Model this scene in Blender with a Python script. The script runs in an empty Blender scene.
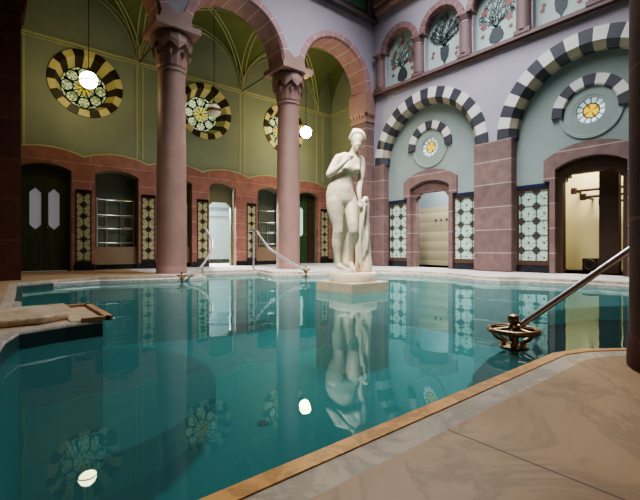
import bpy, bmesh, math, random
from mathutils import Vector, Matrix
from mathutils.geometry import tessellate_polygon
random.seed(4)
PI = math.pi
S = bpy.context.scene
COL = S.collection

# ------------------------------------------------------------------ materials
def lin(c):
    r = []
    for v in c[:3]:
        v = v / 255.0
        r.append(v / 12.92 if v <= .04045 else ((v + .055) / 1.055) ** 2.4)
    return (r[0], r[1], r[2], 1.0)

class NT:
    def __init__(s, name):
        s.m = bpy.data.materials.new(name); s.m.use_nodes = True
        s.t = s.m.node_tree; s.t.nodes.clear()
        s.out = s.t.nodes.new('ShaderNodeOutputMaterial')
    def n(s, typ, **kw):
        nd = s.t.nodes.new(typ)
        for k, v in kw.items(): setattr(nd, k, v)
        return nd
    def l(s, a, b): s.t.links.new(a, b)
    def setin(s, nd, i, v):
        if hasattr(v, 'is_output') or isinstance(v, bpy.types.NodeSocket): s.l(v, nd.inputs[i])
        else: nd.inputs[i].default_value = v
    def math(s, op, a, b=0.0, c=None):
        nd = s.n('ShaderNodeMath', operation=op)
        s.setin(nd, 0, a); s.setin(nd, 1, b)
        if c is not None: s.setin(nd, 2, c)
        return nd.outputs[0]
    def mix(s, f, a, b, mode='MIX'):
        nd = s.n('ShaderNodeMix', data_type='RGBA', blend_type=mode)
        s.setin(nd, 0, f); s.setin(nd, 6, a); s.setin(nd, 7, b)
        return nd.outputs[2]
    def noise(s, scale, vec=None, detail=4.0, rough=.55, dist=0.0):
        nd = s.n('ShaderNodeTexNoise'); nd.inputs['Scale'].default_value = scale
        nd.inputs['Detail'].default_value = detail; nd.inputs['Roughness'].default_value = rough
        nd.inputs['Distortion'].default_value = dist
        if vec is not None: s.l(vec, nd.inputs['Vector'])
        return nd.outputs['Fac']
    def ramp(s, f, stops):
        nd = s.n('ShaderNodeValToRGB'); e = nd.color_ramp.elements
        while len(e) < len(stops): e.new(.5)
        for k, (p, c) in enumerate(stops): e[k].position = p; e[k].color = c
        s.l(f, nd.inputs[0]); return nd.outputs[0]
    def pos(s): return s.n('ShaderNodeNewGeometry').outputs['Position']
    def xyz(s, v):
        nd = s.n('ShaderNodeSeparateXYZ'); s.l(v, nd.inputs[0]); return nd.outputs
    def uv(s): return s.n('ShaderNodeUVMap').outputs[0]
    def bsdf(s, color, rough=.6, metal=0.0, bump=None, bump_s=.2, spec=.5, coat=0.0, emit=None, es=0.0):
        b = s.n('ShaderNodeBsdfPrincipled')
        s.setin(b, 'Base Color', color); s.setin(b, 'Roughness', rough); s.setin(b, 'Metallic', metal)
        b.inputs['Specular IOR Level'].default_value = spec
        b.inputs['Coat Weight'].default_value = coat
        if emit is not None:
            s.setin(b, 'Emission Color', emit); b.inputs['Emission Strength'].default_value = es
        if bump is not None:
            bp = s.n('ShaderNodeBump'); bp.inputs['Strength'].default_value = bump_s
            bp.inputs['Distance'].default_value = .01
            s.l(bump, bp.inputs['Height']); s.l(bp.outputs[0], b.inputs['Normal'])
        s.l(b.outputs[0], s.out.inputs[0]); return s.m

def plain(name, c, rough=.6, metal=0.0, var=.12, scale=6.0, spec=.5, bump_s=.1, coat=0.0):
    t = NT(name); p = t.pos(); f = t.noise(scale, p)
    d = tuple(v * (1 - var) for v in lin(c)[:3]) + (1,); h = tuple(min(1, v * (1 + var)) for v in lin(c)[:3]) + (1,)
    col = t.ramp(f, [(.3, d), (.7, h)])
    return t.bsdf(col, rough, metal, bump=t.noise(scale * 8, p), bump_s=bump_s, spec=spec, coat=coat)

def stone_blocks(name, c, mortar, bw=.75, bh=.44, off=.5, rough=.7, zoff=0.0):
    t = NT(name); p = t.pos(); x = t.xyz(p)
    cb = t.n('ShaderNodeCombineXYZ')
    t.l(t.math('ADD', x[0], x[1]), cb.inputs[0]); t.l(t.math('ADD', x[2], zoff), cb.inputs[1])
    br = t.n('ShaderNodeTexBrick'); t.l(cb.outputs[0], br.inputs['Vector'])
    L = lin(c)
    br.inputs['Color1'].default_value = tuple(v * .88 for v in L[:3]) + (1,)
    br.inputs['Color2'].default_value = tuple(min(1, v * 1.1) for v in L[:3]) + (1,)
    br.inputs['Mortar'].default_value = lin(mortar)
    br.inputs['Scale'].default_value = 1.0; br.inputs['Mortar Size'].default_value = .008
    br.inputs['Brick Width'].default_value = bw; br.inputs['Row Height'].default_value = bh
    br.offset = off
    col = t.mix(.35, br.outputs['Color'], t.ramp(t.noise(5, p), [(.3, (.25, .25, .25, 1)), (.7, (.75, .75, .75, 1))]), 'OVERLAY')
    return t.bsdf(col, rough, bump=t.noise(50, p), bump_s=.15, spec=.3)

def arch_stone(name, c, mortar, rough=.65):
    # UV.x counts the blocks round the arch
    t = NT(name); x = t.xyz(t.uv()); p = t.pos()
    fr = t.math('FRACT', x[0]); d = t.math('ABSOLUTE', t.math('SUBTRACT', fr, .5))
    line = t.math('GREATER_THAN', d, .482)
    L = lin(c)
    base = t.ramp(t.noise(4, p), [(.3, tuple(v * .82 for v in L[:3]) + (1,)), (.7, tuple(v * 1.15 for v in L[:3]) + (1,))])
    return t.bsdf(t.mix(line, base, lin(mortar)), rough, bump=t.noise(50, p), bump_s=.15, spec=.3)

def marble(name, c, vein, rough=.35, scale=2.2, amt=.6, spec=.5):
    t = NT(name); p = t.pos()
    w = t.noise(scale, p, 8, .65, 1.2)
    v = t.math('ABSOLUTE', t.math('SUBTRACT', w, .5))
    f = t.ramp(v, [(0.0, (1, 1, 1, 1)), (.07, (0, 0, 0, 1))])
    L = lin(c)
    cl = t.ramp(t.noise(1.3, p), [(.3, tuple(q * .85 for q in L[:3]) + (1,)), (.7, tuple(min(1, q * 1.1) for q in L[:3]) + (1,))])
    return t.bsdf(t.mix(t.math('MULTIPLY', f, amt), cl, lin(vein)), rough, spec=spec)

def deck_mat():
    t = NT('deck_marble'); p = t.pos(); x = t.xyz(p)
    w = t.noise(1.6, p, 8, .65, 1.5)
    v = t.math('ABSOLUTE', t.math('SUBTRACT', w, .5))
    f = t.ramp(v, [(0.0, (1, 1, 1, 1)), (.05, (0, 0, 0, 1))])
    base = t.ramp(t.noise(1.1, p, 5), [(.3, lin((156, 126, 94))), (.7, lin((188, 158, 124)))])
    base = t.mix(t.math('MULTIPLY', f, .35), base, lin((96, 84, 72)))
    xx = t.math('MAXIMUM', t.math('GREATER_THAN', x[0], 6.0), t.math('MULTIPLY', t.math('GREATER_THAN', x[1], 5.0), t.math('GREATER_THAN', x[0], 2.6)))
    base = t.mix(xx, base, t.ramp(w, [(.35, lin((176, 168, 166))), (.65, lin((206, 200, 196)))]))  # far deck painted paler as if daylit, dim left bay kept tan
    def seam(c, off, per):
        fr = t.math('FRACT', t.math('DIVIDE', t.math('SUBTRACT', c, off), per))
        d = t.math('MINIMUM', fr, t.math('SUBTRACT', 1.0, fr))
        return t.math('LESS_THAN', d, .0035 / per)
    s = t.math('MAXIMUM', seam(x[0], 1.03, 1.55), seam(x[1], -.36, 1.2))
    return t.bsdf(t.mix(t.math('MULTIPLY', s, .75), base, lin((60, 48, 38))), .38, bump=w, bump_s=.04)

def tile_mat(name, ox, warm=False):
    # UV in cells: an eight-petalled rosette per cell, dark diamonds at the cell corners
    t = NT(name); u = t.xyz(t.uv())
    fx = t.math('SUBTRACT', t.math('FRACT', t.math('ADD', u[0], ox)), .5)
    fy = t.math('SUBTRACT', t.math('FRACT', u[1]), .5)
    ax = t.math('ABSOLUTE', fx); ay = t.math('ABSOLUTE', fy)
    s = t.math('ADD', ax, ay)
    r = t.math('SQRT', t.math('ADD', t.math('MULTIPLY', fx, fx), t.math('MULTIPLY', fy, fy)))
    ang = t.math('ARCTAN2', fy, fx)
    petal = t.math('COSINE', t.math('MULTIPLY', ang, 8.0))
    pr = t.math('ADD', r, t.math('MULTIPLY', petal, .05))
    vein = t.math('LESS_THAN', t.math('ABSOLUTE', t.math('SINE', t.math('MULTIPLY', ang, 4.0))), t.math('SUBTRACT', .32, r))
    light = lin((172, 168, 136) if warm else (184, 198, 186)); dark = lin((40, 34, 26) if warm else (52, 58, 56))
    green = lin((104, 110, 76) if warm else (70, 104, 96)); brown = lin((92, 62, 46) if warm else (84, 70, 60))
    nz = t.noise(38, t.pos(), 3)
    speck = t.math('GREATER_THAN', nz, .56)
    c = t.mix(t.math('MULTIPLY', speck, .7), light, green)
    c = t.mix(t.math('MULTIPLY', vein, .9), c, green)
    c = t.mix(t.math('LESS_THAN', r, .07), c, lin((70, 90, 80)))
    c = t.mix(t.math('MULTIPLY', t.math('GREATER_THAN', s, .70), 1.0), c, dark)
    c = t.mix(t.math('GREATER_THAN', s, .80), c, brown)
    c = t.mix(t.math('GREATER_THAN', s, .93), c, dark)
    ring = t.math('MULTIPLY', t.math('GREATER_THAN', pr, .42), t.math('LESS_THAN', s, .70))
    c = t.mix(t.math('MULTIPLY', ring, .5), c, green)
    c = t.mix(t.math('MULTIPLY', t.math('GREATER_THAN', t.math('MAXIMUM', ax, ay), .472), .8), c, dark)
    return t.bsdf(c, .18, spec=.6, bump=nz, bump_s=.12)

def glow(name, c, strength, rough=.3):
    t = NT(name); p = t.pos()
    return t.bsdf(lin(c), rough, emit=t.mix(t.math('MULTIPLY', t.noise(9, p), .25), lin(c), (1, 1, 1, 1)), es=strength)

def glass_star(name, strength):
    # UV centred on the window, radius 1 at the rim: star of petals, ring of rosettes, black leads
    t = NT(name); u = t.xyz(t.uv())
    r = t.math('SQRT', t.math('ADD', t.math('MULTIPLY', u[0], u[0]), t.math('MULTIPLY', u[1], u[1])))
    a = t.math('ARCTAN2', u[1], u[0])
    ap = t.math('SUBTRACT', t.math('MODULO', t.math('ADD', a, PI * 4 + PI / 8), PI / 4), PI / 8)
    lx = t.math('SUBTRACT', t.math('MULTIPLY', r, t.math('COSINE', ap)), .70); ly = t.math('MULTIPLY', r, t.math('SINE', ap))
    rr = t.math('SQRT', t.math('ADD', t.math('MULTIPLY', lx, lx), t.math('MULTIPLY', ly, ly))); th = t.math('ARCTAN2', ly, lx)
    inros = t.math('LESS_THAN', rr, .26)
    petal = t.math('LESS_THAN', t.math('ABSOLUTE', t.math('SINE', t.math('MULTIPLY', th, 3.0))), t.math('SUBTRACT', .55, t.math('MULTIPLY', rr, 1.3)))
    edge = t.math('LESS_THAN', t.math('ABSOLUTE', t.math('SUBTRACT', rr, .255)), .028)
    # star: eight pointed petals
    star = t.math('SUBTRACT', .46, t.math('MULTIPLY', t.math('ABSOLUTE', ap), .85))
    instar = t.math('LESS_THAN', r, star)
    sline = t.math('LESS_THAN', t.math('ABSOLUTE', t.math('SUBTRACT', r, star)), .03)
    spoke = t.math('MULTIPLY', t.math('GREATER_THAN', t.math('ABSOLUTE', ap), PI / 8 - .07), t.math('LESS_THAN', r, .9))
    rim = t.math('GREATER_THAN', r, .95)
    pale = t.mix(t.math('GREATER_THAN', t.noise(7, t.pos(), 2), .55), lin((206, 220, 182)), lin((134, 160, 116)))
    c = t.mix(t.math('MULTIPLY', inros, petal), pale, lin((84, 104, 66)))
    c = t.mix(t.math('LESS_THAN', rr, .07), c, lin((226, 206, 120)))
    c = t.mix(instar, c, lin((222, 198, 70)))
    c = t.mix(t.math('LESS_THAN', r, .10), c, lin((70, 120, 90)))
    bl = t.math('MAXIMUM', t.math('MAXIMUM', edge, sline), t.math('MAXIMUM', rim, spoke))
    c = t.mix(bl, c, (.006, .008, .005, 1))
    return t.bsdf(c, .25, emit=c, es=strength)  # emission stands in for daylight behind the glass

def glass_roundel(name, strength):
    t = NT(name); u = t.xyz(t.uv())
    r = t.math('SQRT', t.math('ADD', t.math('MULTIPLY', u[0], u[0]), t.math('MULTIPLY', u[1], u[1])))
    a = t.math('ARCTAN2', u[1], u[0])
    core = t.math('LESS_THAN', r, .48)
    sp = t.math('LESS_THAN', t.math('ABSOLUTE', t.math('SINE', t.math('MULTIPLY', a, 6.0))), .42)
    sp2 = t.math('LESS_THAN', t.math('ABSOLUTE', t.math('SINE', t.math('ADD', t.math('MULTIPLY', a, 2.0), .9))), .34)
    c = t.mix(sp, lin((216, 226, 224)), lin((96, 124, 132)))
    yc = t.mix(t.math('MULTIPLY', sp2, .85), lin((232, 190, 62)), lin((110, 70, 20)))
    c = t.mix(core, c, yc)
    c = t.mix(t.math('LESS_THAN', t.math('ABSOLUTE', t.math('SUBTRACT', r, .5)), .045), c, lin((60, 62, 66)))
    return t.bsdf(c, .25, emit=c, es=strength)  # roundel glows by itself in place of daylight from outside

def water_mat():
    t = NT('pool_water'); p = t.pos()
    mp = t.n('ShaderNodeMapping'); mp.inputs['Scale'].default_value = (1, 1, 1); t.l(p, mp.inputs[0])
    nz = t.noise(1.7, mp.outputs[0], 2, .5, .4)
    bp = t.n('ShaderNodeBump'); bp.inputs['Strength'].default_value = .035; bp.inputs['Distance'].default_value = .1
    t.l(nz, bp.inputs['Height'])
    fr = t.n('ShaderNodeFresnel'); fr.inputs[0].default_value = 1.33; t.l(bp.outputs[0], fr.inputs['Normal'])
    gl = t.n('ShaderNodeBsdfGlossy'); gl.inputs['Roughness'].default_value = .012
    gl.inputs['Color'].default_value = (.74, .93, .95, 1); t.l(bp.outputs[0], gl.inputs['Normal'])
    tr = t.n('ShaderNodeBsdfTransparent'); tr.inputs[0].default_value = (.56, .82, .83, 1)
    df = t.n('ShaderNodeBsdfDiffuse'); df.inputs[0].default_value = lin((78, 134, 134))
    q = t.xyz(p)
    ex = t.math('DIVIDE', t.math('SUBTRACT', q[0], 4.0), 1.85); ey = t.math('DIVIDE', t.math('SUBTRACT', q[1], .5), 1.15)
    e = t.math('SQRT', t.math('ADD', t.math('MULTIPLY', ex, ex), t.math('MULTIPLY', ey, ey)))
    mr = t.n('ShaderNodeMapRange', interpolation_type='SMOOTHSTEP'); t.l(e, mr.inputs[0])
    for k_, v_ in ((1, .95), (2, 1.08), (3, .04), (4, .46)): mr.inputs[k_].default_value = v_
    milk = mr.outputs[0]      # milky, but clear inside an ellipse over the near black steps
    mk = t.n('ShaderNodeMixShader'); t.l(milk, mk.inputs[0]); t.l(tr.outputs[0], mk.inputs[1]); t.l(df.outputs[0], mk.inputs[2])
    mx = t.n('ShaderNodeMixShader'); t.l(fr.outputs[0], mx.inputs[0]); t.l(mk.outputs[0], mx.inputs[1]); t.l(gl.outputs[0], mx.inputs[2])
    t.l(mx.outputs[0], t.out.inputs[0]); return t.m

RED = (150, 96, 86); MORTAR = (186, 160, 150)
M = {}
M['red'] = plain('red_sandstone', (138, 107, 99), .55, var=.12, scale=3)
M['red_blocks'] = stone_blocks('red_sandstone_blocks', (112, 90, 87), (166, 150, 144), 60.0, .52, zoff=.1)
M['red_wall'] = stone_blocks('red_sandstone_wall', (150, 104, 93), (176, 144, 134), 1.49, .42)
M['mauve_arch'] = arch_stone('mauve_sandstone_voussoirs', (122, 94, 94), (170, 154, 150))
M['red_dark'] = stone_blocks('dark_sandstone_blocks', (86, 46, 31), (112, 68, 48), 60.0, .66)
M['red_arch'] = arch_stone('red_sandstone_voussoirs', (156, 120, 120), (205, 190, 184))
M['red_trim'] = plain('dull_red_sandstone', (104, 80, 80), .6)
M['lilac'] = plain('lilac_plaster', (158, 150, 162), .85, var=.04, scale=1.2, spec=.2)
M['greygreen'] = plain('grey_green_plaster', (132, 142, 139), .85, var=.05, scale=1.5, spec=.2)
M['green'] = plain('olive_green_plaster', (140, 148, 128), .8, var=.10, scale=.9, spec=.2)
M['vault'] = plain('vault_green_plaster', (100, 108, 68), .85, var=.10, scale=.8, spec=.2)
M['rib'] = plain('painted_yellow_band', (176, 176, 134), .8, var=.06)
M['cream'] = plain('cream_stone', (206, 196, 140), .6, var=.06)
M['cream_white'] = plain('white_stone', (194, 192, 188), .6, var=.05)
M['beige'] = plain('beige_stone_soffit', (160, 152, 130), .6, var=.05)
M['black'] = plain('black_stone', (58, 58, 66), .5, var=.1)
M['brownblack'] = plain('dark_brown_stone', (50, 36, 24), .5, var=.1)
M['tile_a'] = tile_mat('majolica_tile', .0)
M['tile_h'] = tile_mat('majolica_tile_warm', .0, True)
M['tile_border'] = plain('brown_glazed_tile', (76, 54, 44), .25, scale=30, var=.4)
M['tile_blue'] = plain('dark_blue_glazed_tile', (38, 44, 66), .22, scale=20, var=.3)
M['tile_base'] = plain('black_glazed_tile', (26, 28, 34), .2, scale=20, var=.4)
M['deck'] = deck_mat()
M['coping_grey'] = marble('grey_veined_marble', (192, 178, 158), (112, 102, 96), .32, 2.6, .45)
def lip_mat():
    t = NT('pool_lip_marble'); p = t.pos(); x = t.xyz(p)
    v = t.math('ABSOLUTE', t.math('SUBTRACT', t.noise(5, p, 8, .65, 1.2), .5))
    f = t.ramp(v, [(0.0, (1, 1, 1, 1)), (.07, (0, 0, 0, 1))])
    near = t.math('LESS_THAN', x[1], 1.3); land = t.math('MULTIPLY', t.math('LESS_THAN', t.math('ABSOLUTE', t.math('SUBTRACT', x[1], 3.7)), .47), t.math('GREATER_THAN', x[0], .45))
    c = t.mix(t.math('MAXIMUM', near, t.math('MULTIPLY', land, .01)), lin((172, 164, 156)), lin((226, 172, 108)))
    c = t.mix(t.math('MULTIPLY', f, .5), c, lin((120, 92, 66)))
    c = t.mix(t.math('MULTIPLY', t.math('LESS_THAN', x[2], -.018), t.math('LESS_THAN', x[0], .8)), c, lin((46, 70, 68)))  # left lip's front face painted dark teal to read as water reflection
    return t.bsdf(c, .32)
M['coping_lip'] = lip_mat()
M['rim'] = marble('tan_marble_rim', (196, 156, 116), (130, 92, 60), .35, 5.0)
M['slab'] = marble('pale_marble', (204, 184, 158), (140, 112, 86), .35, 3.0)
M['statue'] = marble('statue_marble', (220, 206, 182), (182, 166, 140), .5, 1.3, .25)
M['pedestal'] = marble('cream_marble', (184, 166, 142), (160, 138, 116), .45, 4.0, .4)
M['pool_tile'] = plain('teal_pool_tile', (80, 138, 134), .7, var=.08, scale=.8, spec=.1)
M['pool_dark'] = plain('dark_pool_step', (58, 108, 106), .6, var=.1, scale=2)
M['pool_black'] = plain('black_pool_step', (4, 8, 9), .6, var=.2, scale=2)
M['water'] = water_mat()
M['chrome'] = plain('polished_metal', (226, 224, 224), .34, 1.0, var=.05, bump_s=.0)
M['brass'] = plain('tarnished_brass', (168, 140, 108), .36, 1.0, var=.25, scale=30, bump_s=.1)
M['darkwood'] = plain('dark_green_painted_wood', (60, 66, 38), .45, var=.15)
M['doorgreen'] = plain('green_painted_wood', (50, 84, 50), .45, var=.15)
M['brownwood'] = plain('dark_brown_wood', (62, 40, 28), .5, var=.2)
M['framewood'] = plain('olive_wood_frame', (104, 104, 76), .5, var=.1)
M['frost'] = glow('frosted_pane', (150, 152, 160), .2)
M['frost_teal'] = glow('pale_teal_pane', (190, 225, 215), .55)
M['niche'] = plain('grey_green_niche_tile', (98, 106, 90), .4, var=.1)
M['niche_low'] = plain('beige_niche_apron', (136, 116, 92), .5, var=.06)
M['globe'] = glow('lit_globe', (255, 232, 160), 30.0)
M['globe_bright'] = glow('lit_globe_bright', (255, 232, 160), 75.0)
M['globe_off'] = plain('unlit_globe_glass', (225, 215, 190), .2, var=.02)
M['cord'] = plain('dark_cord', (30, 28, 22), .6)
M['brownband'] = plain('brown_band', (96, 76, 46), .4)
M['mint'] = plain('pale_mint_painted_panel', (152, 168, 162), .6, var=.05, scale=2)
M['vase'] = plain('painted_dark_vase', (48, 54, 60), .6, var=.2, scale=20)
M['leaf'] = plain('painted_grey_scrolls', (92, 102, 104), .6, var=.2, scale=20)
M['flower'] = plain('painted_red_flower', (126, 78, 78), .6, var=.25, scale=30)
M['roofglass'] = plain('dark_green_panel', (96, 140, 120), .3, var=.3, scale=3)
M['cornice'] = plain('dark_cornice', (84, 72, 72), .6)
M['ceil'] = plain('pale_ceiling', (150, 146, 140), .9)
M['white_tile'] = plain('white_wall_tile', (128, 140, 146), .35, var=.03)
M['stripe'] = plain('slate_blue_tile', (86, 100, 112), .35)
M['yellow_wall'] = plain('cream_yellow_plaster', (232, 220, 176), .8, var=.06, scale=1.0)
M['wood_beige'] = (lambda t: t.bsdf(t.ramp(t.math('FRACT', t.math('MULTIPLY', t.xyz(t.pos())[2], 3.4)), [(.0, lin((172, 160, 130))), (.45, lin((188, 176, 146))), (.55, lin((158, 146, 116))), (.95, lin((168, 158, 130)))]), .5))(NT('banded_beige_tile'))
M['blackplastic'] = plain('black_plastic', (24, 22, 22), .4)
M['floor_in'] = plain('pale_room_floor', (205, 195, 175), .35)

# ------------------------------------------------------------------ mesh building
class MB:
    def __init__(s): s.v = []; s.f = []; s.mi = []; s.uv = []
    def add(s, vs, fs, mi=0, uvs=None):
        o = len(s.v); s.v += [tuple(p) for p in vs]
        for k, f in enumerate(fs):
            s.f.append([i + o for i in f]); s.mi.append(mi if not isinstance(mi, list) else mi[k])
            s.uv.append([uvs[i] for i in f] if uvs else None)
        return s
    def box(s, x0, x1, y0, y1, z0, z1, mi=0, rot=0, c=None):
        vs = [(x, y, z) for z in (z0, z1) for y in (y0, y1) for x in (x0, x1)]
        if rot:
            cx, cy = c or ((x0 + x1) / 2, (y0 + y1) / 2); cs, sn = math.cos(rot), math.sin(rot)
            vs = [(cx + (x - cx) * cs - (y - cy) * sn, cy + (x - cx) * sn + (y - cy) * cs, z) for x, y, z in vs]
        return s.add(vs, [(0, 2, 3, 1), (4, 5, 7, 6), (0, 1, 5, 4), (2, 6, 7, 3), (0, 4, 6, 2), (1, 3, 7, 5)], mi)
    def lathe(s, prof, c=(0, 0, 0), n=24, mi=0, zig=None):
        vs = []; fs = []
        for k, (r, z) in enumerate(prof):
            for i in range(n):
                a = 2 * PI * i / n + PI / n * 0
                dz = zig[k] * (1 if i % 2 else -1) if zig else 0
                vs.append((c[0] + r * math.cos(a), c[1] + r * math.sin(a), c[2] + z + dz))
        for k in range(len(prof) - 1):
            for i in range(n):
                j = (i + 1) % n; fs.append((k * n + i, k * n + j, (k + 1) * n + j, (k + 1) * n + i))
        fs.append(tuple(reversed(range(n)))); fs.append(tuple((len(prof) - 1) * n + i for i in range(n)))
        return s.add(vs, fs, mi)
    def sphere(s, c, r, n=16, mi=0, sc=(1, 1, 1), half=None):
        prof = []; m = n // 2
        lo, hi = (half or (0, 1))
        for k in range(m + 1):
            t = -PI / 2 + PI * (lo + (hi - lo) * k / m); prof.append((max(1e-4, r * math.cos(t)), r * math.sin(t)))
        o = MB().lathe(prof, (0, 0, 0), n)
        return s.add([(c[0] + x * sc[0], c[1] + y * sc[1], c[2] + z * sc[2]) for x, y, z in o.v], o.f, mi)
    def tube(s, pts, r, n=10, mi=0, closed=False):
        pts = [Vector(p) for p in pts]; N = len(pts)
        rs = r if isinstance(r, (list, tuple)) else [r] * N
        vs = []; prev = None
        for k, p in enumerate(pts):
            if closed: d = pts[(k + 1) % N] - pts[k - 1]
            else: d = pts[min(k + 1, N - 1)] - pts[max(k - 1, 0)]
            d.normalize()
            if prev is None:
                a = Vector((0, 0, 1)) if abs(d.z) < .9 else Vector((1, 0, 0))
                u = d.cross(a).normalized()
            else:
                u = (prev - d * prev.dot(d)).normalized()
            prev = u; w = d.cross(u)
            for i in range(n):
                a = 2 * PI * i / n; vs.append(tuple(p + (u * math.cos(a) + w * math.sin(a)) * rs[k]))
        fs = []
        for k in range(N if closed else N - 1):
            k2 = (k + 1) % N
            for i in range(n):
                j = (i + 1) % n; fs.append((k * n + i, k * n + j, k2 * n + j, k2 * n + i))
        if not closed:
            fs.append(tuple(reversed(range(n)))); fs.append(tuple((N - 1) * n + i for i in range(n)))
        return s.add(vs, fs, mi)
    def ring(s, c, axis_u, axis_v, r, tr, n=28, m=8, mi=0):
        c = Vector(c); U = Vector(axis_u); V = Vector(axis_v)
        return s.tube([c + U * (r * math.cos(2 * PI * i / n)) + V * (r * math.sin(2 * PI * i / n)) for i in range(n)], tr, m, mi, True)
    def plate(s, outer, holes, mp, t, mi=0, side_mi=None):
        """flat slab: outline and holes in (a, b); mp(a, b, d) places a point, d = 0 front, t back"""
        loops = [outer] + list(holes)
        flat = [p for L in loops for p in L]
        tris = tessellate_polygon([[Vector((p[0], p[1], 0)) for p in L] for L in loops])
        n = len(flat)
        vs = [mp(p[0], p[1], 0) for p in flat] + [mp(p[0], p[1], t) for p in flat]
        fs = [tuple(x) for x in tris] + [tuple(n + i for i in reversed(x)) for x in tris]
        mis = [mi] * len(fs); o = 0
        for L in loops:
            for i in range(len(L)):
                j = (i + 1) % len(L); fs.append((o + i, o + j, n + o + j, n + o + i)); mis.append(side_mi if side_mi is not None else mi)
            o += len(L)
        return s.add(vs, fs, mis)
    def mesh(s, name, mats, off=(0, 0, 0), smooth=False, fixn=True):
        me = bpy.data.meshes.new(name)
        me.from_pydata([(v[0] - off[0], v[1] - off[1], v[2] - off[2]) for v in s.v], [], s.f)
        mats = mats if isinstance(mats, (list, tuple)) else [mats]
        for m in mats: me.materials.append(M[m] if isinstance(m, str) else m)
        for k, p in enumerate(me.polygons):
            p.material_index = min(s.mi[k], len(mats) - 1); p.use_smooth = smooth
        if any(u is not None for u in s.uv):
            ul = me.uv_layers.new(name='UVMap'); li = 0
            for k, p in enumerate(me.polygons):
                for q in range(p.loop_total):
                    if s.uv[k] is not None: ul.data[p.loop_start + q].uv = s.uv[k][q]
        if fixn:
            bm = bmesh.new(); bm.from_mesh(me); bmesh.ops.recalc_face_normals(bm, faces=bm.faces); bm.to_mesh(me); bm.free()
        if smooth:
            try: me.set_sharp_from_angle(angle=math.radians(38))
            except Exception: pass
        return me

ORG = {}
def link(name, me, parent=None, loc=(0, 0, 0)):
    o = bpy.data.objects.new(name, me); COL.objects.link(o)
    if parent is not None: o.parent = parent
    else: o.location = loc
    return o
def tag(o, label=None, cat=None, group=None, kind=None):
    if label: o['label'] = label
    if cat: o['category'] = cat
    if group: o['group'] = group
    if kind: o['kind'] = kind
    return o
def thing(name, label, cat, loc=(0, 0, 0), group=None, kind=None):
    o = bpy.data.objects.new(name, None); COL.objects.link(o); o.location = loc
    o.empty_display_size = .2; ORG[o.name] = tuple(loc); return tag(o, label, cat, group, kind)
def part(name, mb, mats, parent, smooth=False, label=None):
    off = ORG[parent.name]
    o = link(name, mb.mesh(name, mats, off, smooth), parent); ORG[o.name] = off
    if label: o['label'] = label
    return o
def solo(name, mb, mats, label, cat, group=None, kind=None, smooth=False):
    xs = [v[0] for v in mb.v]; ys = [v[1] for v in mb.v]; zs = [v[2] for v in mb.v]
    off = ((min(xs) + max(xs)) / 2, (min(ys) + max(ys)) / 2, min(zs))
    o = link(name, mb.mesh(name, mats, off, smooth), None, off); ORG[o.name] = off
    return tag(o, label, cat, group, kind)
def copy_thing(root, loc, label):
    r = root.copy(); COL.objects.link(r); r.location = loc; r['label'] = label
    for ch in list(root.children):
        c = ch.copy(); COL.objects.link(c); c.parent = r
        for g in list(ch.children):
            d = g.copy(); COL.objects.link(d); d.parent = c
    return r

def arc(cx, cz, r, a0, a1, n):
    return [(cx + r * math.cos(a0 + (a1 - a0) * i / n), cz + r * math.sin(a0 + (a1 - a0) * i / n)) for i in range(n + 1)]
def circle(cx, cz, r, n=40): return [(cx + r * math.cos(2 * PI * i / n), cz + r * math.sin(2 * PI * i / n)) for i in range(n)]
def arch_outline(cx, half, spring, z0=0.0, rise=None, n=24):
    """opening outline: vertical jambs, then a round (rise None) or segmental head"""
    if rise is None: return [(cx + half, z0)] + arc(cx, spring, half, 0, PI, n) + [(cx - half, z0)]
    R = (half * half + rise * rise) / (2 * rise); a = math.asin(half / R); cz = spring + rise - R
    return [(cx + half, z0)] + arc(cx, cz, R, PI / 2 - a, PI / 2 + a, n) + [(cx - half, z0)]
def segarc(cx, half, spring, rise, n=24): return arch_outline(cx, half, spring, 0, rise, n)[1:-1]

def arch_ring(mb, c, spring, r_in, r_out, a0, a1, nblk, mp, d0, d1, cham=0.0, chd=0.0, mats=(0, 0), sub=4, smat=None, blk_uv=True):
    """round arch of blocks; section: outer edge, face, chamfer, soffit; mats alternate per block"""
    sec = [(r_out, d1), (r_out, d0), (r_in + cham, d0)]
    if cham: sec.append((r_in, d0 + chd))
    sec.append((r_in, d1))
    n = nblk * sub; rows = []
    for i in range(n + 1):
        a = a0 + (a1 - a0) * i / n
        rows.append([mp(c + r * math.cos(a), spring + r * math.sin(a), d) for r, d in sec])
    vs = [p for R in rows for p in R]; k = len(sec); uvs = [(i / sub, j) for i in range(n + 1) for j in range(k)]
    fs = []; ms = []
    for i in range(n):
        b = (i // sub) % 2
        for j in range(k):
            j2 = (j + 1) % k
            fs.append((i * k + j, i * k + j2, (i + 1) * k + j2, (i + 1) * k + j))
            q = mats[b]
            if smat is not None and b == 1 and j >= 2 and j < k - 1: q = smat
            ms.append(q)
    fs.append(tuple(range(k))); ms.append(mats[0]); fs.append(tuple(n * k + j for j in range(k))); ms.append(mats[(nblk - 1) % 2])
    return mb.add(vs, fs, ms, uvs)

# ------------------------------------------------------------------ camera
FX, FY = .636, .772
cam = bpy.data.cameras.new('camera'); cam.sensor_width = 36; cam.lens = 36 * 400 / 640
cam.shift_y = -2 / 640; cam.clip_start = .05
co = bpy.data.objects.new('camera', cam); COL.objects.link(co)
co.location = (0, 0, .53); co.rotation_euler = (PI / 2, 0, -math.atan2(FX, FY)); S.camera = co

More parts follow.
